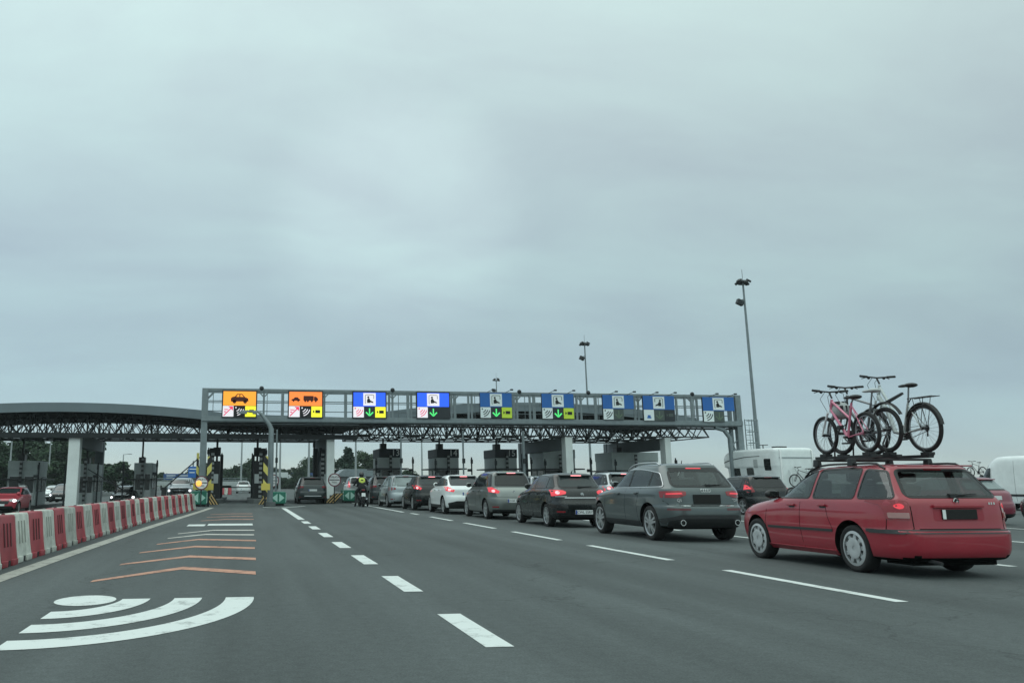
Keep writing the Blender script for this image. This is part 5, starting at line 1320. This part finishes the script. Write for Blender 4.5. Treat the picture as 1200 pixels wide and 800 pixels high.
b = MB(); b.bar((.1, -1.0, 1.61), (.1, -1.04, 1.70), .012, n=6, r2=.006); b.build('aerial', M_blk, c.root)
# 3. black hatchback
def hatch(name, label, pos, P, lit=True, txt=None, rot=0, keys=HATCH, wr=.315, ax=(-1.25, 1.40), group=None, det=0, glass=None, sx=1, sy=1, sz=1, lights='wide', rim=(5, 'spoke'), rails=None, black_spoiler=False, front=False, plate=True, cover=None, mirror_mat=None, windowz=None, tri=True, wheelm=None, high=True, chrome=False, lampz=None):
    c = Car(name, label, 'car', pos, keys, P, wr=wr, ax=(ax[0]*sy, ax[1]*sy), nr=5.5, det=det, rot=rot, group=group, sx=sx, sy=sy, sz=sz)
    c.wheels(rim[1], rim[0], .72, wheelm or M_alloy)
    zb, zt = windowz or (1.02, 1.345); zb *= sz; zt *= sz; g = glass or M_glass
    suvish = keys is MPV or keys is SUV
    d = c.dlo(zb+.035, zb, zt-(.05 if not suvish else .0), zt, tf=.79, tr=.86 if keys is not CUV else .84, tft=.73, trt=.8)
    c.side_windows(d, [-2.3, -1.15*sy, -.18*sy, 1.7], slant=-.1, glass=[g]*3, whole=True, seal=M_chrome if chrome else M_blk, gap=.05)
    K = c.keys; zt2 = c.ztop-.075
    hwb = [k[3] for k in K if k[0] >= zb][0]-.16; hwt = [k[3] for k in K if k[0] >= zt][0]-.10
    c.panel('rear_window_seal', [('B', rnd_poly(grow(trap(hwb, hwt, zb+.03, zt2-.005), .02), .07))], M_blk, .003)
    c.panel('rear_window', [('B', rnd_poly(trap(hwb-.02, hwt-.02, zb+.05, zt2-.02), .06))], g, .007)
    c.panel('windshield', [('F', rnd_poly(trap(hwb+.02, hwt, zb+.06, zt2), .06))], M_glass, .006)
    zl = lampz or zb-.12
    W_ = c.W
    rp = None
    if lights == 'wide': rp = [(W_-.36, zl-.02), (W_, zl-.085), (W_, zl+.09), (W_-.30, zl+.075), (W_-.38, zl+.04)]; sp_ = [(K[5][1]+.10, zl-.07), (K[5][1]+.30, zl+.02), (K[5][1]+.24, zl+.08), (K[5][1]+.10, zl+.09)]
    elif lights == 'tall': rp = [(W_-.22, zl-.10), (W_, zl-.14), (W_, zl+.30), (W_-.17, zl+.36), (W_-.20, zl+.1)]; sp_ = [(K[5][1]+.08, zl-.12), (K[5][1]+.20, zl-.08), (K[5][1]+.20, zl+.20), (K[5][1]+.14, zl+.22)]
    elif lights == 'boomerang': rp = [(W_-.30, zl-.07), (W_, zl-.02), (W_, zl+.13), (W_-.14, zl+.14), (W_-.36, zl+.0)]; sp_ = [(K[5][1]+.08, zl-.02), (K[5][1]+.34, zl+.10), (K[5][1]+.30, zl+.15), (K[5][1]+.08, zl+.13)]
    else: rp = [(W_-.24, zl-.14), (W_, zl-.14), (W_, zl+.14), (W_-.20, zl+.14)]; sp_ = [(K[5][1]+.08, zl-.13), (K[5][1]+.2, zl-.1), (K[5][1]+.2, zl+.12), (K[5][1]+.08, zl+.13)]
    rp = [(min(a_, W_*.925), b_) for a_, b_ in rp]
    c.mirror('tail_light', rnd_poly(rp, .015), 'B', M_redlit if lit else M_red, .009)
    if lit:
        cx1 = W_-.17; c.mirror('brake_lamp', circ(cx1, zl+(.12 if lights == 'tall' else .015), .045, 12), 'B', M_redhot, .013)
    sl = hwt*.92; zz = c.ztop-.03
    pr = [k[1] for k in K if k[0] >= zz-.02][0]
    if not front:
        b = MB(); b.prism([(pr+.10, zz+.012), (pr-.13, zz-.02), (pr-.13, zz-.045), (pr+.08, zz-.03)], -sl, sl, plane='yz'); b.build('roof_spoiler', M_blk if black_spoiler else P, c.root, bevel=.006)
        if high: b = MB(); b.box((0, pr-.137, zz-.032), (.30, .012, .022)); b.build('high_brake_light', M_redhot if lit else M_red, c.root)
    if plate: c.plate(plate if isinstance(plate, float) else .50*sz, txt, .50, .115)
    c.panel('lower_valance', [('B', rnd_poly([(-W_*.8, .21*sz), (W_*.8, .21*sz), (W_*.86, .33*sz), (-W_*.86, .33*sz)], .03))], M_blk, .008)
    c.mirror('bumper_reflector', rnd_poly(rc(W_-.30, .40*sz, W_-.12, .44*sz), .01), 'B', M_red, .006)
    c.mirrors(.86*sy, zb+.03, mirror_mat or P)
    c.handles([(-.62*sy, zb-.14), (.22*sy, zb-.15)], P)
    if rails: c.rails(hwt*.86, -1.35*sy, .1, .045, rails, .015)
    if front:
        zh = .68*sz; f0 = [k[2] for k in K if k[0] >= .6*sz][0]
        c.mirror('headlight', rnd_poly([(W_-.42, zh-.03), (W_-.06, zh-.05), (W_-.03, zh+.07), (W_-.36, zh+.06)], .02), 'F', M_clear, .008, both=[('R', rnd_poly([(f0-.36, zh+.10), (f0-.12, zh-.03), (f0-.08, zh+.05), (f0-.3, zh+.13)], .02))])
        c.mirror('headlight_beam', circ(W_-.20, zh+.01, .075, 14), 'F', M_head, .016)
        c.panel('grille', [('F', rnd_poly([(-.42, .50*sz), (.42, .50*sz), (.50, .68*sz), (-.50, .68*sz)], .03))], M_blk, .007)
        c.panel('lower_grille', [('F', rnd_poly([(-.70, .24*sz), (.70, .24*sz), (.62, .40*sz), (-.62, .40*sz)], .03))], M_blk, .007)
        c.plate(.46*sz, None, .50, .11, view='F', eu=False); badge(c, .72*sz, .05, view='F')
    else:
        c.panel('grille', [('F', rnd_poly([(-.42, .50*sz), (.42, .50*sz), (.50, .66*sz), (-.50, .66*sz)], .03))], M_blk, .007)
        c.mirror('headlight', rnd_poly([(W_-.42, .65*sz), (W_-.06, .63*sz), (W_-.04, .75*sz), (W_-.36, .74*sz)], .02), 'F', M_clear, .008)
    return c
c = hatch('hatchback', 'black hatchback with lit brake lights just ahead of the dark grey SUV', (9.30, 26.6, 0), P_blk, True, 'CWL 55RY', det=1, sx=.91, black_spoiler=True, rim=(8, 'spoke'), lights='wide', plate=.42, sz=1.03, lampz=.93)
badge(c, .905, .05); wiper(c, 1.10, .0, .36, .02)
c.panel('chrome_strip', [('B', rc(-.5, .80, .5, .815))], M_chrome, .008)
c.mirror('clear_lens', rnd_poly(rc(.44, .83, .70, .85), .006), 'B', M_clear, .012)
c.seams([[(-.80, .35), (-.70, .75), (-.86, 1.02)], [(-.10, .27), (-.08, .6), (-.14, 1.0)], [(.98, .27), (1.0, .6), (.90, .98)]])
b = MB(); b.bar((0, -1.25, 1.47), (0, -1.40, 1.56), .02, n=6, r2=.008); b.build('aerial', M_blk, c.root)
# 4. grey-brown MPV
c = hatch('people_carrier', 'taupe grey people carrier with dark rear window, ahead of the black hatchback', (9.06, 32.35, 0), P_scen, True, 'CGR 55RY', det=1, keys=MPV, wr=.325, ax=(-1.33, 1.41), lights='boomerang', plate=.62, windowz=(1.08, 1.49), sx=.93, glass=M_glassD, lampz=.93)
c.panel('pale_tailgate_panel', [('B', rnd_poly([(-.58, .76), (.58, .76), (.66, 1.05), (-.66, 1.05)], .04))], mat('paint_taupe_light', (.36, .38, .36), .35, .3, .6), .004)
badge(c, .93, .04); c.seams([[(-.80, .35), (-.75, .75), (-.90, 1.1)], [(-.12, .27), (-.10, .7), (-.14, 1.06)], [(1.0, .27), (1.05, .7), (.95, 1.06)]])
# 5. white coupe-like crossover
c = hatch('crossover', 'white coupe-like crossover just ahead of the taupe people carrier', (8.78, 37.55, 0), P_wht, True, None, det=1, keys=CUV, wr=.34, ax=(-1.25, 1.39), lights='boomerang', plate=.80, windowz=(1.09, 1.39), lampz=.93, black_spoiler=True)
c.panel('rear_diffuser', [('B', rnd_poly([(-.74, .24), (.74, .24), (.80, .44), (.5, .52), (-.5, .52), (-.80, .44)], .04))], M_blk, .012)
for v in 'LR': c.panel('sill_cladding', [(v, [(-.85, .25), (.98, .25), (.98, .36), (-.85, .36)])], M_blk, .012)
# 6. small black crossover
hatch('compact_car', 'small black car squeezed between the silver estate and the white crossover', (8.44, 42.55, 0), P_blk, True, None, keys=HATCH, sx=.98, sy=.94, sz=1.08, wr=.33, lights='boomerang', rim=(6, 'spoke'))
# 7. silver
hatch('estate_car', 'silver estate car with curved tail lights, ahead of the small black car', (8.10, 47.8, 0), P_slv, False, None, keys=MPV, sx=1.02, sy=1.06, sz=1.0, wr=.335, lights='wide', glass=M_glassL, ax=(-1.25, 1.35), windowz=(1.04, 1.47))
# 8. dark grey suv
hatch('suv', 'dark grey SUV with dull red lamps beside the motorcyclist', (8.22, 55.2, 0), P_dgr, False, None, keys=SUV, sx=1.02, sy=1.04, wr=.37, lights='wide', glass=M_glassD, ax=(-1.35, 1.42), windowz=(1.12, 1.50), rails=M_alloy, plate=.80)
# 9. white car far in the queue
p = at(417, 575, 73); hatch('hatchback', 'small white car with one red tail light showing behind the motorcyclist', (p.x, 73, 0), P_wht, True, None, keys=MPV, lights='tall', sz=1.05, windowz=(1.08, 1.49))
# 10. crossover in next lane
p = at(363.5, 575, 56.4); hatch('crossover', 'dark grey crossover entering the toll lane right of the middle green cushion', (p.x, 56.3, 0), P_dgr, False, None, keys=SUV, sx=.97, sy=.94, sz=.97, wr=.34, lights='wide', plate=.80, windowz=(1.12, 1.50), ax=(-1.35, 1.42), rails=M_blk, glass=M_glassD)
q = MB(); q.box((p.x, 56.3-2.19, .47), (1.0, .03, .05)); o = q.build('bumper_trim', M_alloy); q_ = [x for x in bpy.data.objects if x.name.startswith('crossover') and 'entering' in x.get('label', '')][0]; o.parent = q_; o.location = Vector((0, 0, 0))-q_.location
# 11. far white car
p = at(285, 580, 112); hatch('hatchback', 'small white car driving away beyond the open tag lane', (p.x, 114, 0), P_wht, False, None, keys=HATCH, lights='wide', glass=M_glass)
# 12. cars of the lanes to the right
p = at(714, 571, 33); hatch('suv', 'silver SUV showing between the black hatchback and the dark grey SUV', (p.x+.80, 35.1, 0), P_slv, True, None, keys=SUV, sx=.97, sy=.96, sz=1.0, wr=.34, lights='wide', ax=(-1.35, 1.42), windowz=(1.12, 1.50), rails=M_blk, glass=M_glassD)
p = at(621, 575, 44); hatch('estate_car', 'pale silver car whose roof shows behind the taupe people carrier', (p.x+.9, 46.2, 0), P_slv, False, None, keys=MPV, lights='tall', windowz=(1.08, 1.49), sz=.97)
p = at(883, 575, 33); c = hatch('estate_car', 'black estate car with tall red tail lights left of the red estate', (p.x+.86, 35.2, 0), P_blk, False, None, keys=MPV, lights='tall', sz=.93, windowz=(1.08, 1.49), glass=M_glassD, ax=(-1.33, 1.41), lampz=.98)
c.mirror('tail_glow', rnd_poly([(.74, .98), (.90, .96), (.90, 1.12), (.78, 1.14)], .02), 'B', M_redlit, .014)
p = at(1193, 590, 24.3); hatch('hatchback', 'maroon hatchback partly hidden behind the tail of the red estate', (p.x-.62, 26.5, 0), P_mar, False, None, keys=HATCH, lights='square', sz=.96, sy=.98, plate=.78, glass=M_glassL, det=1)
p = at(1197, 615, 22.2); hatch('hatchback', 'dark car with only its front wheel showing at the right edge', (p.x+1.25, 22.2-1.42, 0), P_blk, False, None, keys=HATCH, lights='wide')
# oncoming cars, left carriageway
def onc(px, Y, P, label, **k):
    p = at(px, 580, Y); return hatch(k.pop('name', 'oncoming_car'), label, (p.x, Y+2.1, gz(p.x)), P, False, None, rot=math.pi, front=True, plate=False, **k)
onc(1, 54, P_redl, 'red oncoming car with lit headlights at the left edge', keys=HATCH, det=1, glass=M_glassD)
onc(69, 79, P_blk, 'black oncoming car with lit headlights left of the broad white column', keys=MPV, glass=M_glassD, windowz=(1.08, 1.49))
onc(57, 90, P_wht, 'white oncoming car half hidden behind the black one near the white column', keys=HATCH)
onc(143, 63, P_blk, 'black oncoming saloon with lit headlights in front of the narrow booth', keys=HATCH, glass=M_glassD)
onc(210, 68, P_slv, 'silver oncoming SUV with bright headlights behind the far end of the barrier row', keys=SUV, windowz=(1.12, 1.50), glass=M_glassD)

# ---------------- vans, camper, lorries ----------------
VAN = [(.28, -2.9, 2.7, .90), (.32, -2.95, 2.82, .96), (.55, -2.97, 2.9, .99), (.85, -2.97, 2.88, 1.0), (1.05, -2.97, 2.75, 1.0), (1.18, -2.97, 2.3, .99), (1.28, -2.96, 2.05, .985), (1.7, -2.95, 1.75, .965), (2.1, -2.93, 1.42, .94), (2.35, -2.90, 1.15, .90), (2.46, -2.86, .95, .82), (2.5, -2.75, .7, .7)]
p = at(1176, 560, 37); vx = p.x+1.0
c = Car('delivery_van', 'white panel van at the right edge behind the maroon hatchback', 'van', (vx+.75, 37.6, 0), VAN, P_van, sz=.97, wr=.34, ax=(-1.8, 1.85), nr=9, nf=4.5, det=1)
c.wheels('hub', 6, .7, M_hub)
for v in 'LR':
    c.panel('window_seal', [(v, rnd_poly([(1.02, 1.30), (1.95, 1.26), (1.60, 1.86), (1.02, 1.90)], .06))], M_blk, .004)
    c.panel('side_window', [(v, rnd_poly([(1.05, 1.33), (1.88, 1.29), (1.57, 1.83), (1.05, 1.87)], .05))], M_glass, .008)
    c.panel('side_moulding', [(v, rc(-2.6, .62, 2.2, .72))], M_trim, .012)
c.panel('windshield', [('F', rnd_poly(trap(.82, .72, 1.35, 2.05), .06))], M_glass, .007)
c.mirrors(1.9, 1.42, M_blk, (.12, .08, .16)); c.seams([[(.98, .4), (.98, 2.0)], [(-.35, .4), (-.35, 2.2)]], .012)
c.mirror('tail_light', rc(.86, .85, .97, 1.35), 'B', M_red, .008); c.plate(.6)
# camper
CAMP = [(.35, -2.9, 2.9, .98), (.40, -3.0, 3.0, 1.02), (.6, -3.02, 3.05, 1.05), (1.1, -3.02, 2.9, 1.06), (1.3, -3.02, 2.55, 1.07), (1.7, -3.02, 2.55, 1.10), (2.05, -3.02, 2.6, 1.13), (2.15, -3.02, 2.9, 1.15), (2.6, -3.01, 2.95, 1.15), (2.9, -3.0, 2.6, 1.14), (3.02, -2.95, 2.2, 1.10), (3.08, -2.8, 1.6, .98)]
p = at(912, 555, 45.5); cx2 = p.x+1.12
c = Car('camper_van', 'white camper van with square windows and a rear bicycle rack', 'camper van', (cx2, 45.5+3.0, 0), CAMP, P_van, wr=.34, ax=(-1.4, 2.0), nr=14, nf=6, det=1)
c.wheels('hub', 6, .7, M_hub)
for v in 'LR':
    for y, z, w_, h in ((-2.1, 2.2, .62, .62), (-.3, 1.75, .7, .6), (1.1, 1.75, .7, .6)):
        c.panel('side_window', [(v, rnd_poly(rc(y-w_/2, z-h/2, y+w_/2, z+h/2), .07))], M_glassD, .012)
    c.panel('service_hatch', [(v, rnd_poly(rc(-1.15, 2.05, -.75, 2.5), .04))], M_conc, .008)
    c.panel('swoosh_stripe', [(v, [(2.6, 2.35), (1.6, 2.5), (.2, 2.62), (-1.4, 2.66), (-1.4, 2.69), (.2, 2.66), (1.6, 2.55), (2.6, 2.41)])], M_trim, .006)
    c.panel('skirt_stripe', [(v, rc(-2.8, .9, 2.2, .94))], M_steel, .006)
for x in (-.92, .92):
    b = MB(); b.tube([(x, -2.95, 2.98), (x, -3.04, 2.9), (x, -3.05, .6)], .05, n=8); b.build('corner_trim', M_white, c.root, smooth=50)
b = MB(); b.box((0, -3.03, 2.55), (2.0, .03, .04)); b.build('rear_moulding', M_steel, c.root)
c.mirror('tail_light', rc(.82, .75, .98, 1.05), 'B', M_red, .01); c.plate(.75)
b = MB()
for x in (-.5, .5): b.tube([(x, -3.03, 1.9), (x, -3.25, 1.6), (x, -3.25, .95)], .02, n=6)
b.box((0, -3.30, .93), (1.5, .5, .05)); b.build('bike_rack', M_alloy, c.root)
b = MB(); b.box((.2, -1.2, 3.16), (.6, .5, .1)); b.bar((-.4, -.6, 3.1), (-.4, -.6, 3.3), .03); b.bar((-.6, -.6, 3.3), (-.1, -.6, 3.32), .03); b.build('roof_aerial', M_trim, c.root)
bicycle('dark', 'dark bicycle hanging on the rear rack of the white camper', (cx2+.15, 45.5-.28, 1.0), (.05, .05, .06), 'diamond', group=None, rz=R(90))
# bicycles on a further car, seen right of the red estate roof
p = at(1143, 560, 56); c = hatch('estate_car', 'dark far car carrying one bicycle on its roof, behind the red estate', (p.x, 56, 0), P_dgr, False, None, keys=MPV, lights='square')
bicycle('dark', 'dark bicycle on the roof of the far car right of the red estate', (p.x, 55.8, 1.62), (.05, .05, .06), 'diamond', group=None)
# far lorries
def lorry(px, Y, label, cabm, boxm, rot=0, L=8):
    p = at(px, 570, Y); root = empty('lorry', (p.x, Y, gz(p.x)), rot, label, 'lorry')
    b = MB(); b.box((0, 0, 1.0+1.35), (2.5, L, 2.7)); b.build('cargo_box', boxm, root, bevel=.05)
    b = MB(); b.prism([(L/2+.2, .5), (L/2+2.3, .5), (L/2+2.35, 1.6), (L/2+2.0, 2.7), (L/2+1.5, 3.2), (L/2+.2, 3.1)], -1.2, 1.2, plane='yz'); b.build('cab', cabm, root, bevel=.06)
    b = MB(); b.box((0, L/2+2.2, 2.1), (2.1, .14, .75), rot=Matrix.Rotation(R(-17), 3, 'X'))
    for s in (-1, 1): b.box((s*1.205, L/2+1.5, 2.05), (.02, .8, .65))
    b.build('cab_window', M_glassD, root)
    b = MB(); b.box((0, 0, .85), (1.0, L+2, .25)); b.box((0, L/2+2.37, .9), (2.2, .08, .5)); b.build('chassis', M_trim, root)
    for y in (-L/2+1, -L/2+2.2, L/2+1.3):
        for s in (-1, 1): b = MB(); b.lathe([(-.15, .001), (-.15, .42), (-.13, .48), (.13, .48), (.15, .42), (.15, .001)], (s*1.08, y, .48), 'x', 18); b.build('wheel', M_rub, root, smooth=50)
M_lb = mat('lorry_blue', (.02, .07, .22), .5); M_lw = mat('lorry_white', (.62, .66, .66), .5)
lorry(328, 215, 'white lorry parked beyond the toll lane left of the crossover', M_lw, M_lw, R(-70), 3.0)
lorry(356, 225, 'blue lorry parked beyond the toll lane behind the crossover roof', M_lb, M_lb, R(-80), 7)
lorry(251, 225, 'blue lorry seen through the open tag lane at its left', M_lb, mat('lorry_pale_blue', (.2, .32, .45), .5), R(-75), 5)
# far background structures
p = at(208, 557, 190); root = empty('direction_sign', (p.x, 190, -.4), 0, 'wide blue road sign beyond the raised boom arm on the left', 'road sign')
b = MB(); b.box((0, 0, 2.9), (5.6, .2, 1.2)); b.build('panel', MATS['lorry_blue'], root, bevel=.03); b = MB()
for x in (-2, 2): b.bar((x, .2, 0), (x, .2, 3.4), .1, n=6)
b.build('posts', M_steel, root); lay(root, 'legend_rows', [rc(-2.2, 3.05, -.4, 3.2), rc(.1, 3.05, 2.2, 3.2), rc(-2.2, 2.6, -.9, 2.75)], M_ws, -.12, .02)
p = at(226, 555, 110); root = empty('direction_sign', (p.x, 110, -.4), 0, 'tall blue road sign just left of the left gantry leg', 'road sign')
b = MB(); b.box((0, 0, 2.9), (1.1, .15, 1.3)); b.build('panel', M_blu2, root, bevel=.03); b = MB(); b.bar((0, .2, 0), (0, .2, 4.2), .1, n=6); b.build('posts', M_steel, root); lay(root, 'legend_rows', [rc(-.4, 3.2, .4, 3.3), rc(-.4, 2.8, .2, 2.9)], M_ws, -.09, .02)
p = at(165, 566, 160); root = empty('overpass', (p.x, 160, -.4), R(-4), 'pale concrete overpass parapet behind the oncoming cars', 'bridge')
b = MB(); b.box((0, 0, 1.6), (36, 1.0, .7)); b.build('deck', M_conc, root); b = MB(); b.box((0, -.5, 2.15), (36, .06, .12)); b.box((0, -.5, 2.45), (36, .06, .10))
for i in range(19): b.box((-18+2*i, -.5, 2.2), (.08, .08, .6))
b.build('railing', M_steel, root); b = MB()
for x in (-14, -4, 6, 16): b.box((x, 0, .6), (1.2, .9, 1.4))
b.build('pier', M_conc, root)
# house roof beyond the booths
p = at(428, 560, 140); root = empty('low_building', (p.x, 140, -.3), 0, 'low grey-roofed building beyond the lanes, between the motorcyclist and booth 13', 'building')
b = MB(); b.box((0, 0, 1.3), (9, 6, 2.6)); b.build('wall', M_conc2, root); b = MB(); b.prism([(-5, 2.5), (5, 2.5), (3.6, 3.6), (-3.6, 3.6)], -3.4, 3.4); b.build('roof', M_steel, root, bevel=.03)
b = MB()
for x in (-3, -1, 1, 3): b.box((x, -3.02, 1.4), (1.1, .06, .9))
b.build('window', M_glassD, root)
# far barrier blocks in the tag lane
for i, px in enumerate((256, 260, 264, 268)):
    o = copy_tree(bp['red' if i % 2 else 'white']); q = at(px-1, 580, 100); o.location = (q.x, 100, 0); o.rotation_euler = (0, 0, R(80)); o.scale = (1, .8, 1)
    tag(o, ('red' if i % 2 else 'white')+' barrier block far away in the open tag lane, '+['first', 'second', 'third', 'last'][i]+' from the left', 'barrier', 'far barrier blocks in the tag lane')

# ---------------- motorcyclist ----------------
def skin(name, joints, edges, mt, parent=None, sub=2, loc=(0, 0, 0)):
    me = bpy.data.meshes.new(name); me.from_pydata([j[0] for j in joints], edges, []); o = bpy.data.objects.new(name, me); COL.objects.link(o)
    md = o.modifiers.new('s', 'SKIN'); md.use_smooth_shade = True
    for i, j in enumerate(joints): me.skin_vertices[0].data[i].radius = (j[1], j[2] if len(j) > 2 else j[1])
    me.skin_vertices[0].data[0].use_root = True
    o.modifiers.new('u', 'SUBSURF').levels = sub
    dg = bpy.context.evaluated_depsgraph_get(); m2 = bpy.data.meshes.new_from_object(o.evaluated_get(dg)); o.modifiers.clear(); o.data = m2; bpy.data.meshes.remove(me)
    m2.materials.clear(); m2.materials.append(mt); o.name = name
    for p_ in m2.polygons: p_.use_smooth = True
    if parent: o.parent = parent
    return o
mp_ = at(424, 592, 48.0); mx = mp_.x
root = empty('motorcycle', (mx, 48.2, 0), 0, 'dark motorcycle with its rear number plate, waiting beside the queue', 'motorcycle')
M_mb = mat('motorcycle_black', (.02, .021, .023), .35, .2, .5)
for y in (-.72, .72):
    t = MB(); t.lathe([(-.05, .20), (-.075, .25), (-.06, .30), (0, .315), (.06, .30), (.075, .25), (.05, .20)], (0, y, .315), 'x', 28); w_ = t.build('wheel', M_rub, root, smooth=60)
    t = MB(); t.lathe([(-.03, .001), (-.03, .20), (.03, .20), (.03, .001)], (0, y, .315), 'x', 20); t.build('rim', M_alloy, w_)
b = MB(); b.ball((0, .22, .84), (.17, .30, .17)); b.ball((0, .15, .45), (.20, .28, .22)); b.tube([(0, .45, .95), (0, .6, .7), (0, .72, .32)], .05, n=8); b.bar((-.06, -.72, .32), (-.06, 0, .42), .03, n=6); b.bar((.08, -.72, .32), (.08, 0, .42), .03, n=6); b.build('body', M_mb, root, smooth=60)
b = MB(); b.ball((0, -.22, .82), (.15, .34, .06)); b.build('saddle', M_blk, root, smooth=70)
b = MB(); b.prism([(-.42, .78), (-.80, .92), (-.80, .84), (-.55, .62)], -.11, .11, plane='yz'); b.build('tail_unit', M_mb, root, bevel=.02)
b = MB(); b.box((0, -.82, .86), (.16, .03, .06)); b.build('tail_light', M_red, root, bevel=.01)
b = MB(); b.box((0, -.90, .62), (.20, .015, .19), rot=Matrix.Rotation(R(-15), 3, 'X')); b.build('number_plate', M_plate, root)
b = MB(); b.tube([(-.38, .30, 1.10), (-.3, .42, 1.08), (0, .5, 1.02), (.3, .42, 1.08), (.38, .30, 1.10)], .018, n=6); b.build('handlebar', M_blk, root, smooth=50)
for s in (-1, 1): b = MB(); b.bar((s*.3, .42, 1.08), (s*.38, .42, 1.24), .01); b.ball((s*.40, .42, 1.26), (.07, .03, .045)); b.build('mirror', M_blk, root, smooth=70)
b = MB(); b.lathe([(0, .05), (.5, .055), (.5, .03)], (.20, -.75, .42), 'y', 14); b.build('exhaust', M_chrome, root, smooth=40)
b = MB(); b.prism([(.62, 1.0), (.5, 1.35), (.48, 1.35), (.58, 1.0)], -.18, .18, plane='yz'); b.build('windscreen', M_glass, root)
J = [((0, -.28, .95), .17, .14), ((0, -.24, 1.12), .155, .115), ((0, -.18, 1.30), .185, .12), ((0, -.13, 1.43), .17, .10), ((0, -.10, 1.53), .06, .06), ((0, -.08, 1.62), .07, .08)]
Ed = [(0, 1), (1, 2), (2, 3), (3, 4), (4, 5)]
for s in (-1, 1):
    k = len(J); J += [((s*.20, -.12, 1.42), .075), ((s*.33, -.04, 1.20), .055), ((s*.37, .20, 1.10), .042), ((s*.375, .28, 1.10), .036)]; Ed += [(3, k), (k, k+1), (k+1, k+2), (k+2, k+3)]
    k = len(J); J += [((s*.14, -.22, .90), .105), ((s*.27, .12, .74), .095), ((s*.29, .0, .50), .072), ((s*.32, -.10, .14), .055), ((s*.33, -.02, .06), .055), ((s*.33, .10, .045), .045)]; Ed += [(0, k), (k, k+1), (k+1, k+2), (k+2, k+3), (k+3, k+4), (k+4, k+5)]
pr = empty('person', (mx, 48.2, 0), 0, 'rider in black with yellow hi-vis patch and black helmet, astride the motorcycle', 'person')
M_lthr = mat('riding_suit_black', (.012, .013, .015), .6, noise=.3, nscale=9)
skin('body', J, Ed, M_lthr, pr)
b = MB(); b.ball((0, -.06, 1.66), (.135, .155, .15), nu=18, nv=12); h_ = b.build('helmet', mat('helmet_black', (.012, .012, .014), .2, 0, .8), pr, smooth=80)
b = MB(); b.ball((0, .02, 1.67), (.115, .12, .06), nu=14, nv=8); b.build('visor', M_glassD, h_, smooth=80)
b = MB(); vs = [];
for z_, w_, y_ in ((1.22, .13, -.305), (1.33, .17, -.31), (1.44, .165, -.262), (1.49, .12, -.215)): vs += [(-w_, y_+.05, z_), (-w_*.5, y_, z_), (0, y_-.012, z_), (w_*.5, y_, z_), (w_, y_+.05, z_)]
vv = vs+[(x, y_+.03, z_) for x, y_, z_ in vs]
b.add(vv, [(i*5+j, i*5+j+1, i*5+6+j, i*5+5+j) for i in range(3) for j in range(4)]+[(20+i*5+j, 20+i*5+5+j, 20+i*5+6+j, 20+i*5+j+1) for i in range(3) for j in range(4)]); b.build('hi_vis_patch', mat('hivis_yellow', (.62, .72, .12), .6), pr, smooth=60)
b = MB(); b.box((0, -.325, 1.37), (.12, .01, .05)); b.build('vest_label', M_ink, pr)
for s in (-1, 1):
    for i in range(5):
        L_ = (.055, .07, .075, .07, .055)[i]; jj = [((s*(.345+.018*i), .28, 1.10), .011), ((s*(.345+.018*i), .28+L_*.6, 1.115), .010), ((s*(.345+.018*i), .28+L_*.75, 1.085), .008)]
        if i == 0: jj = [((s*.345, .25, 1.10), .012), ((s*.32, .29, 1.09), .011), ((s*.325, .315, 1.075), .009)]
        skin('glove_finger', jj, [(0, 1), (1, 2)], M_lthr, pr, 1)
